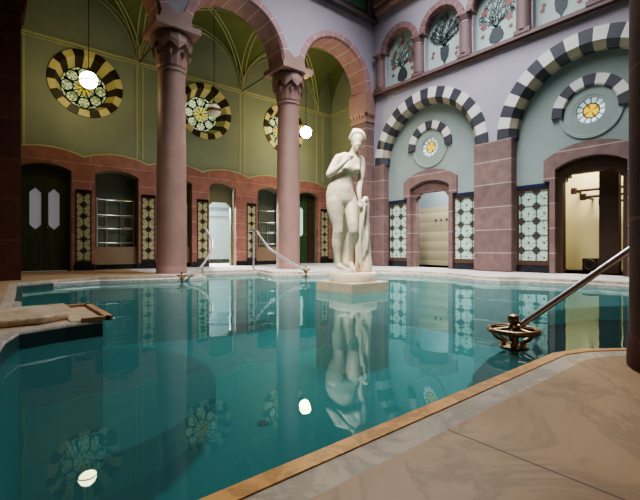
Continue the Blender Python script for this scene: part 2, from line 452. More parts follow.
# ------------------------------------------------------------------ pool, deck
POOL = [(-.32, .82), (2.2, .82), (2.40, .76), (2.64, .59), (2.82, .35), (2.86, .0), (5.2, .0), (5.25, .5), (5.6, .82), (6.9, .9), (7.5, 1.4),
        (7.58, 2.1), (7.42, 2.7), (7.34, 3.27), (7.08, 3.5), (7.02, 3.95), (7.25, 4.3), (7.42, 4.75), (7.44, 5.49), (7.37, 6.02), (7.15, 6.38),
        (6.6, 6.72), (5.97, 6.88), (5.46, 6.98), (5.05, 7.12), (4.74, 7.45), (4.98, 8.42), (3.62, 8.68), (3.36, 7.68), (3.0, 7.6), (2.32, 7.84),
        (1.52, 8.06), (.9, 7.92), (.37, 7.56), (.3, 6.0), (.22, 4.62), (.26, 4.22), (.69, 4.13), (.635, 3.27), (.4, 3.23), (.14, 3.14), (.065, 2.9), (.0, 2.36), (-.2, 1.7)]
def offset(poly, d):
    n = len(poly); out = []
    for i in range(n):
        p0 = Vector(poly[i - 1]); p1 = Vector(poly[i]); p2 = Vector(poly[(i + 1) % n])
        e1 = (p1 - p0).normalized(); e2 = (p2 - p1).normalized()
        n1 = Vector((e1.y, -e1.x)); n2 = Vector((e2.y, -e2.x))
        b = n1 + n2; b = b / max(.35, b.length_squared / 2) if b.length > 1e-6 else n1
        k = b * d
        if k.length > 1.8 * abs(d): k = k.normalized() * 1.8 * abs(d)
        out.append(tuple(p1 + k))
    return out
ZW = -.11
lipo = offset(POOL, .065); gro = offset(POOL, .155)
mb = MB()
mb.plate([(-2.5, -2.6), (11.0, -2.6), (11.0, 11.2), (-2.5, 11.2)], [list(reversed(gro))], lambda a, b, d: (a, b, -d), .02)
floor = solo('floor', mb, 'deck', 'tan marble slab deck around the pool', 'floor', kind='structure')
def band(inner, outer, z0, z1, zin=None):
    m = MB(); n = len(inner); vs = []
    for p, q in zip(inner, outer):
        vs += [(p[0], p[1], z1 if zin is None else zin), (q[0], q[1], z1), (q[0], q[1], z0), (p[0], p[1], z0)]
    fs = []
    for i in range(n):
        j = (i + 1) % n
        for k in range(4): fs.append((4 * i + k, 4 * i + (k + 1) % 4, 4 * j + (k + 1) % 4, 4 * j + k))
    return m.add(vs, fs)
solo('trim_1', band(lipo, gro, -.06, 0.0), 'coping_grey', 'grey veined marble coping strip along the pool', 'coping', kind='structure')
lp = MB(); n = len(POOL); vs = []
for p, q in zip(POOL, lipo):
    m_ = ((p[0] * .9 + q[0] * .1), (p[1] * .9 + q[1] * .1))
    level = p[1] < 1.35 or (p[0] < .8 and p[1] < 4.7)
    zt = 0.0 if level else -.05
    vs += [(q[0], q[1], zt + .004), (m_[0], m_[1], zt), (p[0], p[1], zt - .012), (p[0], p[1], -.16), (q[0], q[1], -.16)]
fs = []
for i in range(n):
    j = (i + 1) % n
    for k in range(5): fs.append((5 * i + k, 5 * i + (k + 1) % 5, 5 * j + (k + 1) % 5, 5 * j + k))
lp.add(vs, fs)
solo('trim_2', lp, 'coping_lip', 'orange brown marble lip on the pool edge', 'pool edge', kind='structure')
bas = MB(); PB = POOL; ZB = -1.25; n = len(PB)
vs = [(p[0], p[1], -.14) for p in PB] + [(p[0], p[1], ZB) for p in PB]
bas.add(vs, [(i, (i + 1) % n, n + (i + 1) % n, n + i) for i in range(n)])
tr = tessellate_polygon([[Vector((p[0], p[1], 0)) for p in PB]])
bas.add([(p[0], p[1], ZB) for p in PB], [tuple(t) for t in tr])
o = solo('pool_basin', bas, 'pool_tile', 'teal tiled basin under the water', 'pool', kind='structure')
wt = MB(); wt.add([(p[0], p[1], ZW) for p in PB], [tuple(t) for t in tr])
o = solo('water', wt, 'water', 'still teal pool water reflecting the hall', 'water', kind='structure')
# submerged steps
def prism(poly, z0, z1):
    m = MB(); m.plate(poly, [], lambda a, b, d: (a, b, z1 - d), z1 - z0); return m
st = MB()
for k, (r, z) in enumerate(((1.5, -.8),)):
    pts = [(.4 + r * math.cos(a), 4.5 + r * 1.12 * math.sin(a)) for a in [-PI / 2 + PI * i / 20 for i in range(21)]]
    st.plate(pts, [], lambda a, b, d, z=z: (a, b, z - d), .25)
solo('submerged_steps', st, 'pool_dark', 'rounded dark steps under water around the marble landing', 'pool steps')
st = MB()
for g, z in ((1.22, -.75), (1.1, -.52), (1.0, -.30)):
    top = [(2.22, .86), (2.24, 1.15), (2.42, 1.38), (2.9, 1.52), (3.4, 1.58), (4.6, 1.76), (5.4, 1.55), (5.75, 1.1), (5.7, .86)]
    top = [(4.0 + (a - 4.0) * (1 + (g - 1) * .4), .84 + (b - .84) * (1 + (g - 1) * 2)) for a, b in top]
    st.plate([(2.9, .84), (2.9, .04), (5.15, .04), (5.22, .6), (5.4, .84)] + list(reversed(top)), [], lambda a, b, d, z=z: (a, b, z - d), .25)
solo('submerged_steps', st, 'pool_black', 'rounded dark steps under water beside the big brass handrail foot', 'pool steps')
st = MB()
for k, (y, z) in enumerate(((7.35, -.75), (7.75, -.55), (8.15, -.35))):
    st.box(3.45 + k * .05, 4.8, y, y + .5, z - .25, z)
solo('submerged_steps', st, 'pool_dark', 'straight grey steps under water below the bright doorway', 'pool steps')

m = MB(); m.lathe([(.06, 0), (.06, .012), (.045, .018), (.0001, .018)], (2.13, 3.49, ZB), 20)
solo('pool_drain', m, 'pool_black', 'small dark round drain on the pool floor in front of the statue', 'drain')
# marble landing that juts in at the left
t = thing('marble_landing', 'pale marble slab landing jutting into the pool at left', 'landing', (.1, 3.7, 0))
m = MB(); m.plate([(-1.2, 3.36), (.28, 3.36), (.46, 3.5), (.50, 3.72), (.50, 4.06), (-1.2, 4.06)], [], lambda a, b, d: (a, b, .055 - d), .055)
sl = part('slab', m, 'slab', t)
mod = sl.modifiers.new('bevel', 'BEVEL'); mod.width = .02; mod.segments = 3
m = MB(); m.box(.5, .68, 3.26, 3.30, .0, .03); m.box(.5, .70, 4.09, 4.14, .0, .03); m.box(.655, .70, 3.26, 4.14, .0, .03)
part('rim', m, 'rim', t)
m = MB(); m.box(.44, .66, 3.30, 4.1, .0, .008); part('tray', m, 'slab', t)

# ------------------------------------------------------------------ arcade (front plane y = 8.2)
YA, TA = 8.2, .6
SPR, RIN, ROUT = 5.10, 1.15, 1.34
def arcade_wall(y0, t, centers, x0, x1, name, flip=False):
    mp = (lambda a, b, d: (a, y0 + d, b)) if not flip else (lambda a, b, d: (a, y0 - d, b))
    out = [(x0, 9.0), (x0, SPR)]
    for c in centers: out += list(reversed(arc(c, SPR, ROUT - .02, 0, PI, 24)))
    out += [(x1, SPR), (x1, 9.0)]
    m = MB(); m.plate(out, [], lambda a, b, d: mp(a, b, d), t)
    return solo(name, m, 'lilac', 'lilac plaster wall above the round red arches', 'wall', kind='structure'), mp
AC = [1.45, 4.41, 7.38]
wa, mpA = arcade_wall(YA, TA, AC, -2.6, 8.85, 'wall_arcade')
names = ['red sandstone arch between the dark pier and the left round column', 'red sandstone arch between the two round columns', 'red sandstone arch between the right round column and the corner pier']
for c, nm in zip(AC, names):
    m = MB(); arch_ring(m, c, SPR, RIN, ROUT, 0, PI, 11, mpA, -.03, TA + .02, .05, .05)
    solo('stone_arch', m, 'red_arch', nm, 'arch', 'arches of the arcade')

def make_column(name, label, loc, r=.30, mats=('red', 'red', 'red')):
    t = thing(name, label, 'column', loc, 'round columns of the arcade')
    L = loc
    m = MB(); m.lathe([(r * 1.03, 0), (r * 1.03, .12), (r * 1.0, .15)], L, 32); part('base', m, mats[0], t, True)
    m = MB(); m.lathe([(r, .15), (r * 1.005, 1.4), (r * .97, 2.6), (r * .91, 3.9), (r * .905, 4.18), (r * .98, 4.2), (r * .98, 4.25), (r * .9, 4.26)], L, 36); part('shaft', m, mats[1], t, True)
    m = MB()
    # lower tier, then an overhanging faceted tier with a sharp zigzag hem
    m.lathe([(r * .95, 4.25), (r * 1.02, 4.30), (r * 1.12, 4.62), (r * 1.12, 4.72)], L, 16)
    m.lathe([(r * 1.06, 4.74), (r * 1.36, 4.66), (r * 1.40, 4.76), (r * 1.38, 4.90), (r * 1.22, 4.985), (r * 1.0, 4.985)], L, 16, zig=[.0, .075, .03, 0, .0, 0])
    for i in range(16):
        a = 2 * PI * i / 16; cx, cy = L[0] + math.cos(a) * r * 1.1, L[1] + math.sin(a) * r * 1.1
        if i % 2: m.add([(cx + math.cos(a + PI / 2) * .06, cy + math.sin(a + PI / 2) * .06, L[2] + 4.56), (cx - math.cos(a + PI / 2) * .06, cy - math.sin(a + PI / 2) * .06, L[2] + 4.56), (cx + math.cos(a) * .03, cy + math.sin(a) * .03, L[2] + 4.44), (cx + math.cos(a) * .07, cy + math.sin(a) * .07, L[2] + 4.57)], [(0, 1, 2), (0, 3, 1), (0, 2, 3), (1, 3, 2)])
    for k in range(8):
        a = -PI / 4 + .2; c0 = Vector((L[0] + math.cos(a) * r * 1.37, L[1] + math.sin(a) * r * 1.37, L[2] + 4.85))
        w_ = Vector((-math.sin(a), math.cos(a), 0)); b_ = k * PI / 4
        m.sphere(tuple(c0 + w_ * (.05 * math.cos(b_)) + Vector((0, 0, .05 * math.sin(b_)))), .022, 8)
    cap = part('capital', m, mats[2], t)
    m = MB(); h = .46
    m.plate([(L[0] - h, L[1] - h), (L[0] + h, L[1] - h), (L[0] + h, L[1] + h), (L[0] - h, L[1] + h)], [], lambda a, b, d: (a, b, L[2] + 5.09 - d), .12)
    part('abacus', m, mats[2], t)
    return t
c1 = make_column('stone_column', 'red sandstone round column, the left of the two with its foot by the bright doorway', (2.95, 8.5, 0))
copy_thing(c1, (5.94, 8.5, 0), 'red sandstone round column just left of the white statue')
# impost blocks over the columns, where two arches meet
for x in (2.93, 5.895):
    m = MB(); m.plate([(x - .37, 5.09), (x + .37, 5.09), (x + .335, 5.16), (x + .30, 5.3), (x + .2, 5.44), (x + .0, 5.31), (x - .2, 5.44), (x - .30, 5.3), (x - .335, 5.16)], [], lambda a, b, d: (a, YA - .055 + d, b), .7)
    solo('impost_stone', m, 'red', 'red sandstone springer above the left round column' if x < 4 else 'red sandstone springer above the right round column', 'impost')
# square pier at the left
t = thing('stone_pier', 'dark brown block pier at the left edge of the pool hall', 'pier', (-.05, 8.5, 0))
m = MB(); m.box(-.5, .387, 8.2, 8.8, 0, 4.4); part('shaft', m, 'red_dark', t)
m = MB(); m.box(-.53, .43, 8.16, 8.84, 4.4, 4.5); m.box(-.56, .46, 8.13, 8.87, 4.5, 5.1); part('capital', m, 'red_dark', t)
# corner half pier
t = thing('stone_pier', 'red sandstone corner pier directly behind the white statue', 'pier', (8.68, 8.5, 0))
m = MB(); m.box(8.51, 8.85, 8.2, 8.8, 0, 4.25); part('shaft', m, 'red_blocks', t)
m = MB(); m.box(8.49, 8.85, 8.18, 8.82, 4.25, 4.35); m.box(8.44, 8.85, 8.14, 8.86, 4.5, 5.1)
for k in range(5):
    for (x, y) in ((8.42, 8.2 + .12 * k + .06),): m.add([(x + .08, y - .06, 4.5), (x + .08, y + .06, 4.5), (x + .1, y, 4.32), (x + .02, y - .05, 4.5), (x + .02, y + .05, 4.5)], [(0, 1, 2), (3, 2, 4), (0, 2, 3), (1, 4, 2), (0, 3, 4, 1)])
for k in range(3):
    x = 8.53 + k * .11; m.add([(x, 8.2, 4.5), (x + .1, 8.2, 4.5), (x + .05, 8.18, 4.34), (x, 8.14, 4.5), (x + .1, 8.14, 4.5)], [(0, 1, 2), (3, 2, 4), (0, 2, 3), (1, 4, 2), (0, 3, 4, 1)])
m.box(8.5, 8.85, 8.19, 8.81, 4.35, 4.5); part('capital', m, 'red', t)

# cornices and the panel above the arcade
m = MB(); m.box(-2.6, 8.85, YA - .16, YA, 7.16, 7.24); m.box(-2.6, 8.85, YA - .10, YA, 7.24, 7.34); m.box(-2.6, 8.85, YA - .05, YA, 7.34, 7.40)
solo('trim_3', m, 'cornice', 'dark cornice on the wall over the arcade arches', 'cornice', kind='structure')
t = thing('window_1', 'dark green panelled window above the dark cornice', 'window', (5, YA, 7.4), kind='structure')
m = MB(); m.box(1.0, 8.55, YA - .03, YA - .005, 7.42, 8.8); part('pane', m, 'roofglass', t)
m = MB()
for x in (1.0, 2.5, 4.0, 5.5, 7.0, 8.5): m.box(x - .05, x + .05, YA - .06, YA - .004, 7.40, 8.85)
m.box(.95, 8.55, YA - .06, YA - .004, 7.39, 7.45); part('window_frame', m, 'cornice', t)
m = MB(); m.box(8.69, 8.85, -2.6, 8.04, 7.36, 7.56); m.box(8.62, 8.85, -2.6, 8.04, 7.56, 7.8)
solo('trim_4', m, 'red', 'dull red cornice high on the right wall', 'cornice', kind='structure')

# ------------------------------------------------------------------ gallery back wall (y = 10.9)
YB = 10.9; XE = 9.52
mpB = lambda a, b, d: (a, YB + d, b)
OPEN = [('door', .96, .49), ('niche', 2.43, .49), ('niche', 3.9, .42), ('door', 5.245, .42), ('niche', 6.86, .45), ('door', 8.42, .42)]
VAL = [-.6, .22, 1.70, 3.16, 4.62, 6.10, 7.66, 9.15, XE]
wave = []
for k in range(len(VAL) - 1):
    a, b = VAL[k], VAL[k + 1]; nn = 14
    for i in range(nn + (1 if k == len(VAL) - 2 else 0)):
        u = i / nn; s = abs(math.sin(PI * u)) ** .8; hgt = .15 if k < len(VAL) - 2 else .08
        wave.append((a + (b - a) * u, 2.66 + hgt * s))
SP, RI = 2.31, .13
def holes(extra=0.0): return [arch_outline(c, h + extra, SP + extra * .3, 0.001, RI) for _, c, h in OPEN]
def wall_outline_with_doors(x0, x1, top, extra=0.0, jamb=0.0):
    """outline running along the floor and up round every opening, then over the top"""
    pts = [(x0, 0)]
    for _, c, h in OPEN:
        pts += list(reversed(arch_outline(c, h + extra, SP, 0.0, RI)))
    pts += [(x1, 0)]
    return pts + top
m = MB(); m.plate(wall_outline_with_doors(-.6, XE, list(reversed(wave))), [], lambda a, b, d: (a, YB - .07 + d, b), .12)
solo('trim_5', m, 'red_wall', 'red sandstone lower wall of the gallery with a wavy top', 'wainscot', kind='structure')
RW = [(1.77, 4.44), (4.74, 4.43), (7.46, 4.43)]
m = MB(); m.plate(wall_outline_with_doors(-2.6, XE, [(XE, 7.6), (-2.6, 7.6)], .02), [circle(x, z, .66, 48) for x, z in RW], mpB, .4)
wb = solo('wall_gallery', m, ['green'], 'olive green plaster back wall of the gallery', 'wall', kind='structure')
m = MB(); m.tube([(x, YB - .055, z + .012) for x, z in wave], .024, 6)
solo('trim_6', m, 'rib', 'pale yellow line along the wavy red stone', 'moulding', kind='structure')
m = MB(); m.box(-2.6, XE, YB - .03, YB + .01, 5.28, 5.33); m.box(-2.6, XE, YB - .02, YB + .01, 5.22, 5.245); m.box(XE - .03, XE, 8.8, YB, 5.28, 5.33)
for x in (.42, .56, 2.90, 3.04, 5.83, 5.97, 8.82, 9.1): m.box(x - .018, x + .018, YB - .015, YB + .01, 2.8, 5.25)
solo('trim_7', m, 'rib', 'pale yellow painted bands on the gallery wall', 'moulding', kind='structure')
m = MB(); m.box(XE, XE + .2, 8.8, 11.3, 0, 7.6); solo('wall_gallery_end', m, 'green', 'green end wall of the gallery beyond the corner', 'wall', kind='structure')
# round windows
WL = ['round stained glass window with striped surround behind the leftmost lit globe', 'round stained glass window with striped surround just right of the left round column', 'round stained glass window with striped surround half hidden by the right round column']
for k, (x, z) in enumerate(RW):
    t = thing('window_%d' % (k + 2), WL[k], 'round window', (x, YB, z), kind='structure')
    m = MB(); N = 20; sub = 4; n = N * sub; ro = .79
    sec = [(ro, .0), (ro, -.03), (.64, -.03), (.50, .34)]
    vs = [(x + r * math.cos(2 * PI * i / n + .08), YB + d, z + r * math.sin(2 * PI * i / n + .08)) for i in range(n) for r, d in sec]
    fs = []; ms = []
    for i in range(n):
        j = (i + 1) % n
        for q in range(3): fs.append((i * 4 + q, i * 4 + q + 1, j * 4 + q + 1, j * 4 + q)); ms.append((i // sub) % 2)
    m.add(vs, fs, ms); part('striped_surround', m, ['cream', 'brownblack'], t)
    m = MB(); n = 48
    m.add([(x, YB + .335, z)] + [(x + .51 * math.cos(2 * PI * i / n), YB + .335, z + .51 * math.sin(2 * PI * i / n)) for i in range(n)],
          [(0, 1 + i, 1 + (i + 1) % n) for i in range(n)], 0, [(0, 0)] + [(math.cos(2 * PI * i / n), math.sin(2 * PI * i / n)) for i in range(n)])
    part('stained_glass', m, glass_star('stained_glass_star_%d' % k, (.3, .6, .55)[k]), t)

# vault over the gallery
BX = [-.05, 2.95, 5.9, 8.85]
def vz(x, y, x0, x1, y0=8.8, y1=YB):
    a = (x - (x0 + x1) / 2) / ((x1 - x0) / 2); b = (y - (y0 + y1) / 2) / ((y1 - y0) / 2)
    return 5.28 + max(1.5 * math.sqrt(max(0, 1 - a * a)), 1.5 * math.sqrt(max(0, 1 - b * b)))
m = MB()
for x0, x1 in [(-3.05, -.05)] + list(zip(BX[:-1], BX[1:])) + [(8.85, XE)]:
    nx, ny = 36, 26
    vs = []
    for i in range(nx + 1):
        u = .5 - .5 * math.cos(PI * i / nx)
        for j in range(ny + 1):
            w = .5 - .5 * math.cos(PI * j / ny); x = x0 + (x1 - x0) * u; y = 8.8 + (YB - 8.8) * w
            vs.append((x, y, vz(x, y, x0, x1)))
    m.add(vs, [(i * (ny + 1) + j, (i + 1) * (ny + 1) + j, (i + 1) * (ny + 1) + j + 1, i * (ny + 1) + j + 1) for i in range(nx) for j in range(ny)])
cv = solo('ceiling_gallery', m, 'vault', 'olive green groin vault over the gallery', 'vault', kind='structure', smooth=True)
m = MB()
for x0, x1 in list(zip(BX[:-1], BX[1:])):
    for s in (1, -1):
        for off in (-.05, .05):
            pts = []
            for i in range(31):
                u = .5 - .5 * math.cos(PI * i / 30); x = x0 + (x1 - x0) * u; w = u if s > 0 else 1 - u
                y = 8.8 + (YB - 8.8) * w
                pts.append((x + off * .7, y - off * s * .7, vz(x, y, x0, x1) - .012))
            m.tube(pts, .017, 5)
    for rr in (1.0, .93):
        m.tube([((x0 + x1) / 2 + rr * (x1 - x0) / 2 * math.cos(a), YB - .012, 5.28 + 1.5 * rr * math.sin(a)) for a in [PI * i / 30 for i in range(31)]], .016, 5)
for y0 in (0,):
    for x in BX[1:3]:
        for off in (-.07, .07):
            m.tube([(x + off, (8.8 + YB) / 2 + (YB - 8.8) / 2 * math.cos(a), 5.27 + 1.5 * math.sin(a)) for a in [PI * i / 24 for i in range(25)]], .016, 5)
solo('trim_8', m, 'rib', 'pale yellow painted ribs on the green vault', 'vault ribs', kind='structure')
m = MB()
for x in BX[1:3]: m.tube([(x, 8.8, 5.3), (x, YB, 5.3)], .012, 6)
solo('trim_9', m, 'cord', 'thin dark tie rods across the gallery vault', 'tie rods', kind='structure')

# wall tile panels
def tile_panel(mp, a0, a1, z0, z1, cell, mat, label, d0=0.0, border=.05, ph=(0, 0), top=.07, base=.16, cat='tile panel', topm='tile_blue'):
    c = mp((a0 + a1) / 2, 0, d0)
    t = thing('tile_panel', label, cat, c)
    m = MB(); m.plate([(a0, 0), (a1, 0), (a1, base), (a0, base)], [], lambda a, b, d: mp(a, b, d0 - .03 + d), .03); part('plinth', m, 'tile_base', t)
    m = MB(); m.plate([(a0, base), (a1, base), (a1, z1 - top), (a0, z1 - top)], [[(a0 + border, z0), (a0 + border, z1 - top - border), (a1 - border, z1 - top - border), (a1 - border, z0)]], lambda a, b, d: mp(a, b, d0 - .016 + d), .016); part('border', m, 'tile_border', t)
    m = MB(); m.plate([(a0, z1 - top), (a1, z1 - top), (a1, z1), (a0, z1)], [], lambda a, b, d: mp(a, b, d0 - .025 + d), .025); part('top_moulding', m, topm, t)
    m = MB(); A0, A1, Z0, Z1 = a0 + border, a1 - border, z0, z1 - top - border
    m.add([mp(A0, Z0, d0 - .008), mp(A1, Z0, d0 - .008), mp(A1, Z1, d0 - .008), mp(A0, Z1, d0 - .008)], [(0, 1, 2, 3)], 0,
          [((A - ph[0]) / cell, (Z - ph[1]) / cell) for A, Z in ((A0, Z0), (A1, Z0), (A1, Z1), (A0, Z1))])
    part('glazed_tiles', m, mat, t)
    return t
TP = [(1.53, 1.86, 'tall narrow tile panel between the dark green door and the pipe alcove'), (2.985, 3.33, 'tall narrow tile panel at the left side of the left round column'),
      (4.46, 4.79, 'tall narrow tile panel at the left side of the bright doorway'), (6.03, 6.35, 'tall narrow tile panel at the right side of the bright doorway'),
      (7.36, 7.70, 'tall narrow tile panel hidden behind the right round column'), (8.95, 9.30, 'tall narrow tile panel at the left hip of the white statue')]
for a0, a1, lb in TP:
    tile_panel(mpB, a0, a1, .24, 1.90, .272, 'tile_h', lb, -.07, .025, ((a0 + a1) / 2, 1.28), .06, .2, topm='tile_base')

# doors and alcoves of the gallery
def lozenge(cx, z0, z1, w): return [(cx - w, z0 + w), (cx, z0), (cx + w, z0 + w), (cx + w, z1 - w), (cx, z1), (cx - w, z1 - w)]
def loz_door(name, cx, h, label, woodm, panem, zl=(1.2, 1.90), single=False):
    t = thing(name, label, 'door', (cx, YB + .2, 0), kind='structure')
    m = MB(); wl = h * .25
    hs = [lozenge(cx - h * .36, zl[0], zl[1], wl * .9), lozenge(cx + h * .36, zl[0], zl[1], wl * .9)][:1 if single else 2]
    m.plate([(cx - h, 0.01), (cx + h, .01)] + segarc(cx, h, SP, RI), hs, lambda a, b, d: (a, YB + .16 + d, b), .05); lf = part('door_leaf', m, woodm, t)
    for q in hs:
        m = MB(); m.plate(q, [], lambda a, b, d: (a, YB + .19 + d, b), .015); part('pane', m, panem, t)
    m = MB()
    for s in (-.36, .36):
        m.plate(lozenge(cx + h * s, .14, zl[0] - .12, wl * .9), [lozenge(cx + h * s, .18, zl[0] - .16, wl * .7)], lambda a, b, d: (a, YB + .145 + d, b), .02)
    m.box(cx - .012, cx + .012, YB + .145, YB + .165, .02, SP + RI - .03); part('moulding', m, woodm, t)
    if single:
        m = MB(); m.box(cx + .1, cx + h - .02, YB + .125, YB + .158, .02, SP); part('side_panel', m, 'brownwood', t)
    m = MB(); m.plate([(cx - h, 0)] + [(cx - h, SP)] + list(reversed(segarc(cx, h, SP, RI))) + [(cx + h, 0), (cx + h - .06, 0)] + [(p[0], p[1] - .06) for p in segarc(cx, h - .06, SP, RI)] + [(cx - h + .06, 0)], [], lambda a, b, d: (a, YB + .1 + d, b), .08)
    part('door_frame', m, woodm, t)
    m = MB(); m.sphere((cx + .05, YB + .13, 1.0), .025, 10); part('door_handle', m, 'brass', lf)
    return t
loz_door('door_1', .96, .49, 'dark green double door with two pale pointed panes at far left', 'darkwood', 'frost', (.95, 1.90))
loz_door('door_2', 8.42, .42, 'green door with one pale pointed pane left of the white statue', 'doorgreen', 'frost_teal', (.92, 1.95), True)
def alcove(cx, h, label, plabel):
    t = thing('alcove', label, 'alcove', (cx, YB + .2, 0), kind='structure')
    m = MB(); m.box(cx - h - .02, cx + h + .02, YB + .38, YB + .42, 0, SP + RI + .1); m.box(cx - h - .05, cx - h, YB + .1, YB + .4, 0, SP + .1); m.box(cx + h, cx + h + .05, YB + .1, YB + .4, 0, SP + .1)
    part('back_panel', m, 'niche', t)
    m = MB(); m.box(cx - h, cx + h, YB + .08, YB + .38, .12, .56); part('apron', m, 'niche_low', t)
    m = MB(); m.box(cx - h, cx + h, YB + .1, YB + .38, 0, .12); part('plinth', m, 'tile_base', t)
    p = thing('pipe_frame', plabel, 'pipe frame', (cx, YB + .2, .56))
    yy = YB + .22
    m = MB()
    for s_ in (-1, 1):
        m.tube([(cx + s_ * h * .8, yy - .02, 1.06), (cx + s_ * h * .42, yy + .06, 1.06), (cx + s_ * h * .42, yy + .06, 1.32), (cx + s_ * h * .8, yy - .02, 1.32)], .010, 8, 0, True)
    for z in (.66, 1.02, 1.36, 1.74):
        pts = [(cx - h * .86, yy - .1, z), (cx - h * .8, yy, z), (cx - h * .3, yy + .1, z), (cx + h * .3, yy + .1, z), (cx + h * .8, yy, z), (cx + h * .86, yy - .1, z)]
        m.tube(pts, .011, 8)
    part('hoops', m, 'chrome', p, True)
    for s in (-.86, -.34, .34, .86):
        m = MB(); y2 = yy + (-.1 if abs(s) > .5 else .1); m.tube([(cx + h * s, y2, .56), (cx + h * s, y2, 1.76)], .012, 8); part('upright', m, 'chrome', p, True)
alcove(2.43, .49, 'grey green arched alcove between two tile panels at left', 'chrome pipe frame in the alcove next to the dark green door')
alcove(3.9, .42, 'arched alcove hidden behind the left round column', 'chrome pipe frame in the alcove behind the left round column')
alcove(6.86, .45, 'dim green arched alcove at the left side of the right round column', 'chrome pipe frame in the alcove by the right round column')
# the bright doorway and the room behind
t = thing('door_3', 'open bright doorway between the two round columns', 'doorway', (5.245, YB, 0), kind='structure')
cx, h = 5.245, .42
m = MB()
inner = [(cx + h - .06, 0), (cx + h - .06, 1.74), (cx + h - .2, 1.88), (cx - h + .2, 1.88), (cx - h + .06, 1.74), (cx - h + .06, 0)]
m.plate([(cx - h, 0), (cx - h, SP)] + list(reversed(segarc(cx, h, SP, RI))) + [(cx + h, 0)] + inner, [], lambda a, b, d: (a, YB + .14 + d, b), .1)
part('door_frame', m, 'framewood', t)
m = MB(); m.box(4.0, 7.2, 11.3, 14.2, -.1, 0); solo('floor_corridor', m, 'floor_in', 'pale floor of the bright room beyond the doorway', 'floor', kind='structure')
m = MB(); m.box(4.0, 7.2, 14.0, 14.1, 0, 3.2); m.box(3.9, 4.0, 11.32, 14, 0, 3.2); m.box(7.0, 7.1, 11.32, 14, 0, 3.2); m.box(3.9, 7.1, 11.32, 14.1, 3.2, 3.3)
m.box(5.62, 7.0, 13.0, 13.1, 0, 3.2)
solo('wall_corridor', m, 'white_tile', 'white tiled walls of the bright room beyond the doorway', 'wall', kind='structure')
m = MB(); m.box(5.60, 7.0, 12.98, 13.0, 1.85, 1.95); m.box(5.60, 7.0, 12.985, 13.0, 1.60, 1.64); m.box(4.0, 5.6, 13.98, 14.0, 1.85, 1.95)
solo('trim_10', m, 'stripe', 'slate blue tile stripes in the bright room', 'tile stripe', kind='structure')
m = MB(); m.box(5.60, 7.0, 12.98, 13.0, 0, .14); solo('baseboard_corridor', m, 'tile_base', 'dark skirting in the bright room', 'baseboard', kind='structure')
m = MB(); m.box(-.6, 4.82, YB - .09, YB - .06, 0, .0)
# dark skirting pieces along red wall
m = MB()
for a, b in ((-.6, .5), (1.5, 1.53), (1.86, 1.93), (2.93, 2.985), (3.33, 3.47), (4.33, 4.46), (4.79, 4.82), (5.68, 6.03), (6.35, 6.4), (7.32, 7.36), (7.7, 8.07), (8.93, 8.95), (9.3, XE)): m.box(a, b, YB - .09, YB - .05, 0, .14)
solo('baseboard_gallery', m, 'tile_base', 'black skirting along the red gallery wall', 'baseboard', kind='structure')

# globe lamps
def globe(loc, lit, label):
    t = thing('globe_lamp', label, 'lamp', loc, 'hanging globe lamps in the gallery')
    m = MB(); m.sphere(loc, .17, 24); part('globe', m, ('globe_bright' if loc[0] > 6 else 'globe') if lit else 'globe_off', t, True)
    m = MB(); m.tube([(loc[0], loc[1], loc[2] + .2), (loc[0], loc[1], 6.75)], .008, 6); part('cord', m, 'cord', t)
    m = MB(); m.lathe([(.06, .15), (.05, .2), (.02, .24), (.02, .26)], loc, 16); part('cap', m, 'cord', t, True)
    if True:
        m = MB(); m.lathe([(.15, -.05), (.176, -.045), (.176, -.02), (.15, -.015)] if lit else [(.15, -.04), (.176, -.03), (.176, .03), (.15, .04)], loc, 24); part('band', m, 'brownband', t, True)
    m = MB(); m.lathe([(.05, 6.74 - loc[2]), (.05, 6.78 - loc[2]), (.02, 6.785 - loc[2])], loc, 12); part('ceiling_rose', m, 'cord', t)
    return t
globe((1.58, 9.5, 4.03), True, 'lit hanging globe lamp at far left before the round window')
globe((4.36, 9.5, 4.00), False, 'unlit hanging globe lamp with a brown band between the columns')
globe((7.28, 9.5, 3.99), True, 'lit hanging globe lamp between the right column and the statue')

# ------------------------------------------------------------------ right wall (x = 8.85)
XR = 8.85; XI = 9.05
mpR = lambda a, b, d: (XR + d, a, b)
mpI = lambda a, b, d: (XI + d, a, b)
SB, RBI, RBO = 2.97, 1.42, 1.74
ARC = [6.38, 2.68]
WINC = [7.25, 5.89, 4.53, 3.17, 1.81]
WHW = .50; WZ0, WSP = 5.12, 6.15
pts = [(-2.6, 0)]
for c in sorted(ARC): pts += list(reversed(arch_outline(c, RBI + .08, SB, 0.0)))
pts += [(8.2, 0), (8.2, 9.0), (-2.6, 9.0)]
m = MB(); m.plate(pts, [arch_outline(c, WHW, WSP, WZ0) for c in WINC], mpR, .2)
solo('wall_right', m, 'lilac', 'lilac plaster right wall with tall arched recesses', 'wall', kind='structure')
DW = .51
def door_hole(c, extra=0.0): return [(c + DW + .18, 0)] + segarc(c, DW + .18, 2.28, .18) + [(c - DW - .18, 0)]
pts = [(-2.6, 0)]
for c in sorted(ARC): pts += list(reversed(door_hole(c)))
pts += [(8.3, 0), (8.3, 5.0), (-2.6, 5.0)]
m = MB(); m.plate(pts, [circle(c, 3.23, .25, 32) for c in ARC], mpI, .15)
solo('wall_recess', m, 'greygreen', 'grey green plaster inside the arched recesses', 'wall', kind='structure')
AL = ['black and white striped arch over the left recess of the right wall', 'black and white striped arch over the right recess with the yellow doorway']
HL = ['small striped half arch above the little round window of the left recess', 'small striped half arch above the round window of the right recess']
GL = ['small round window with yellow centre in the left recess', 'small round window in the right recess above the yellow doorway']
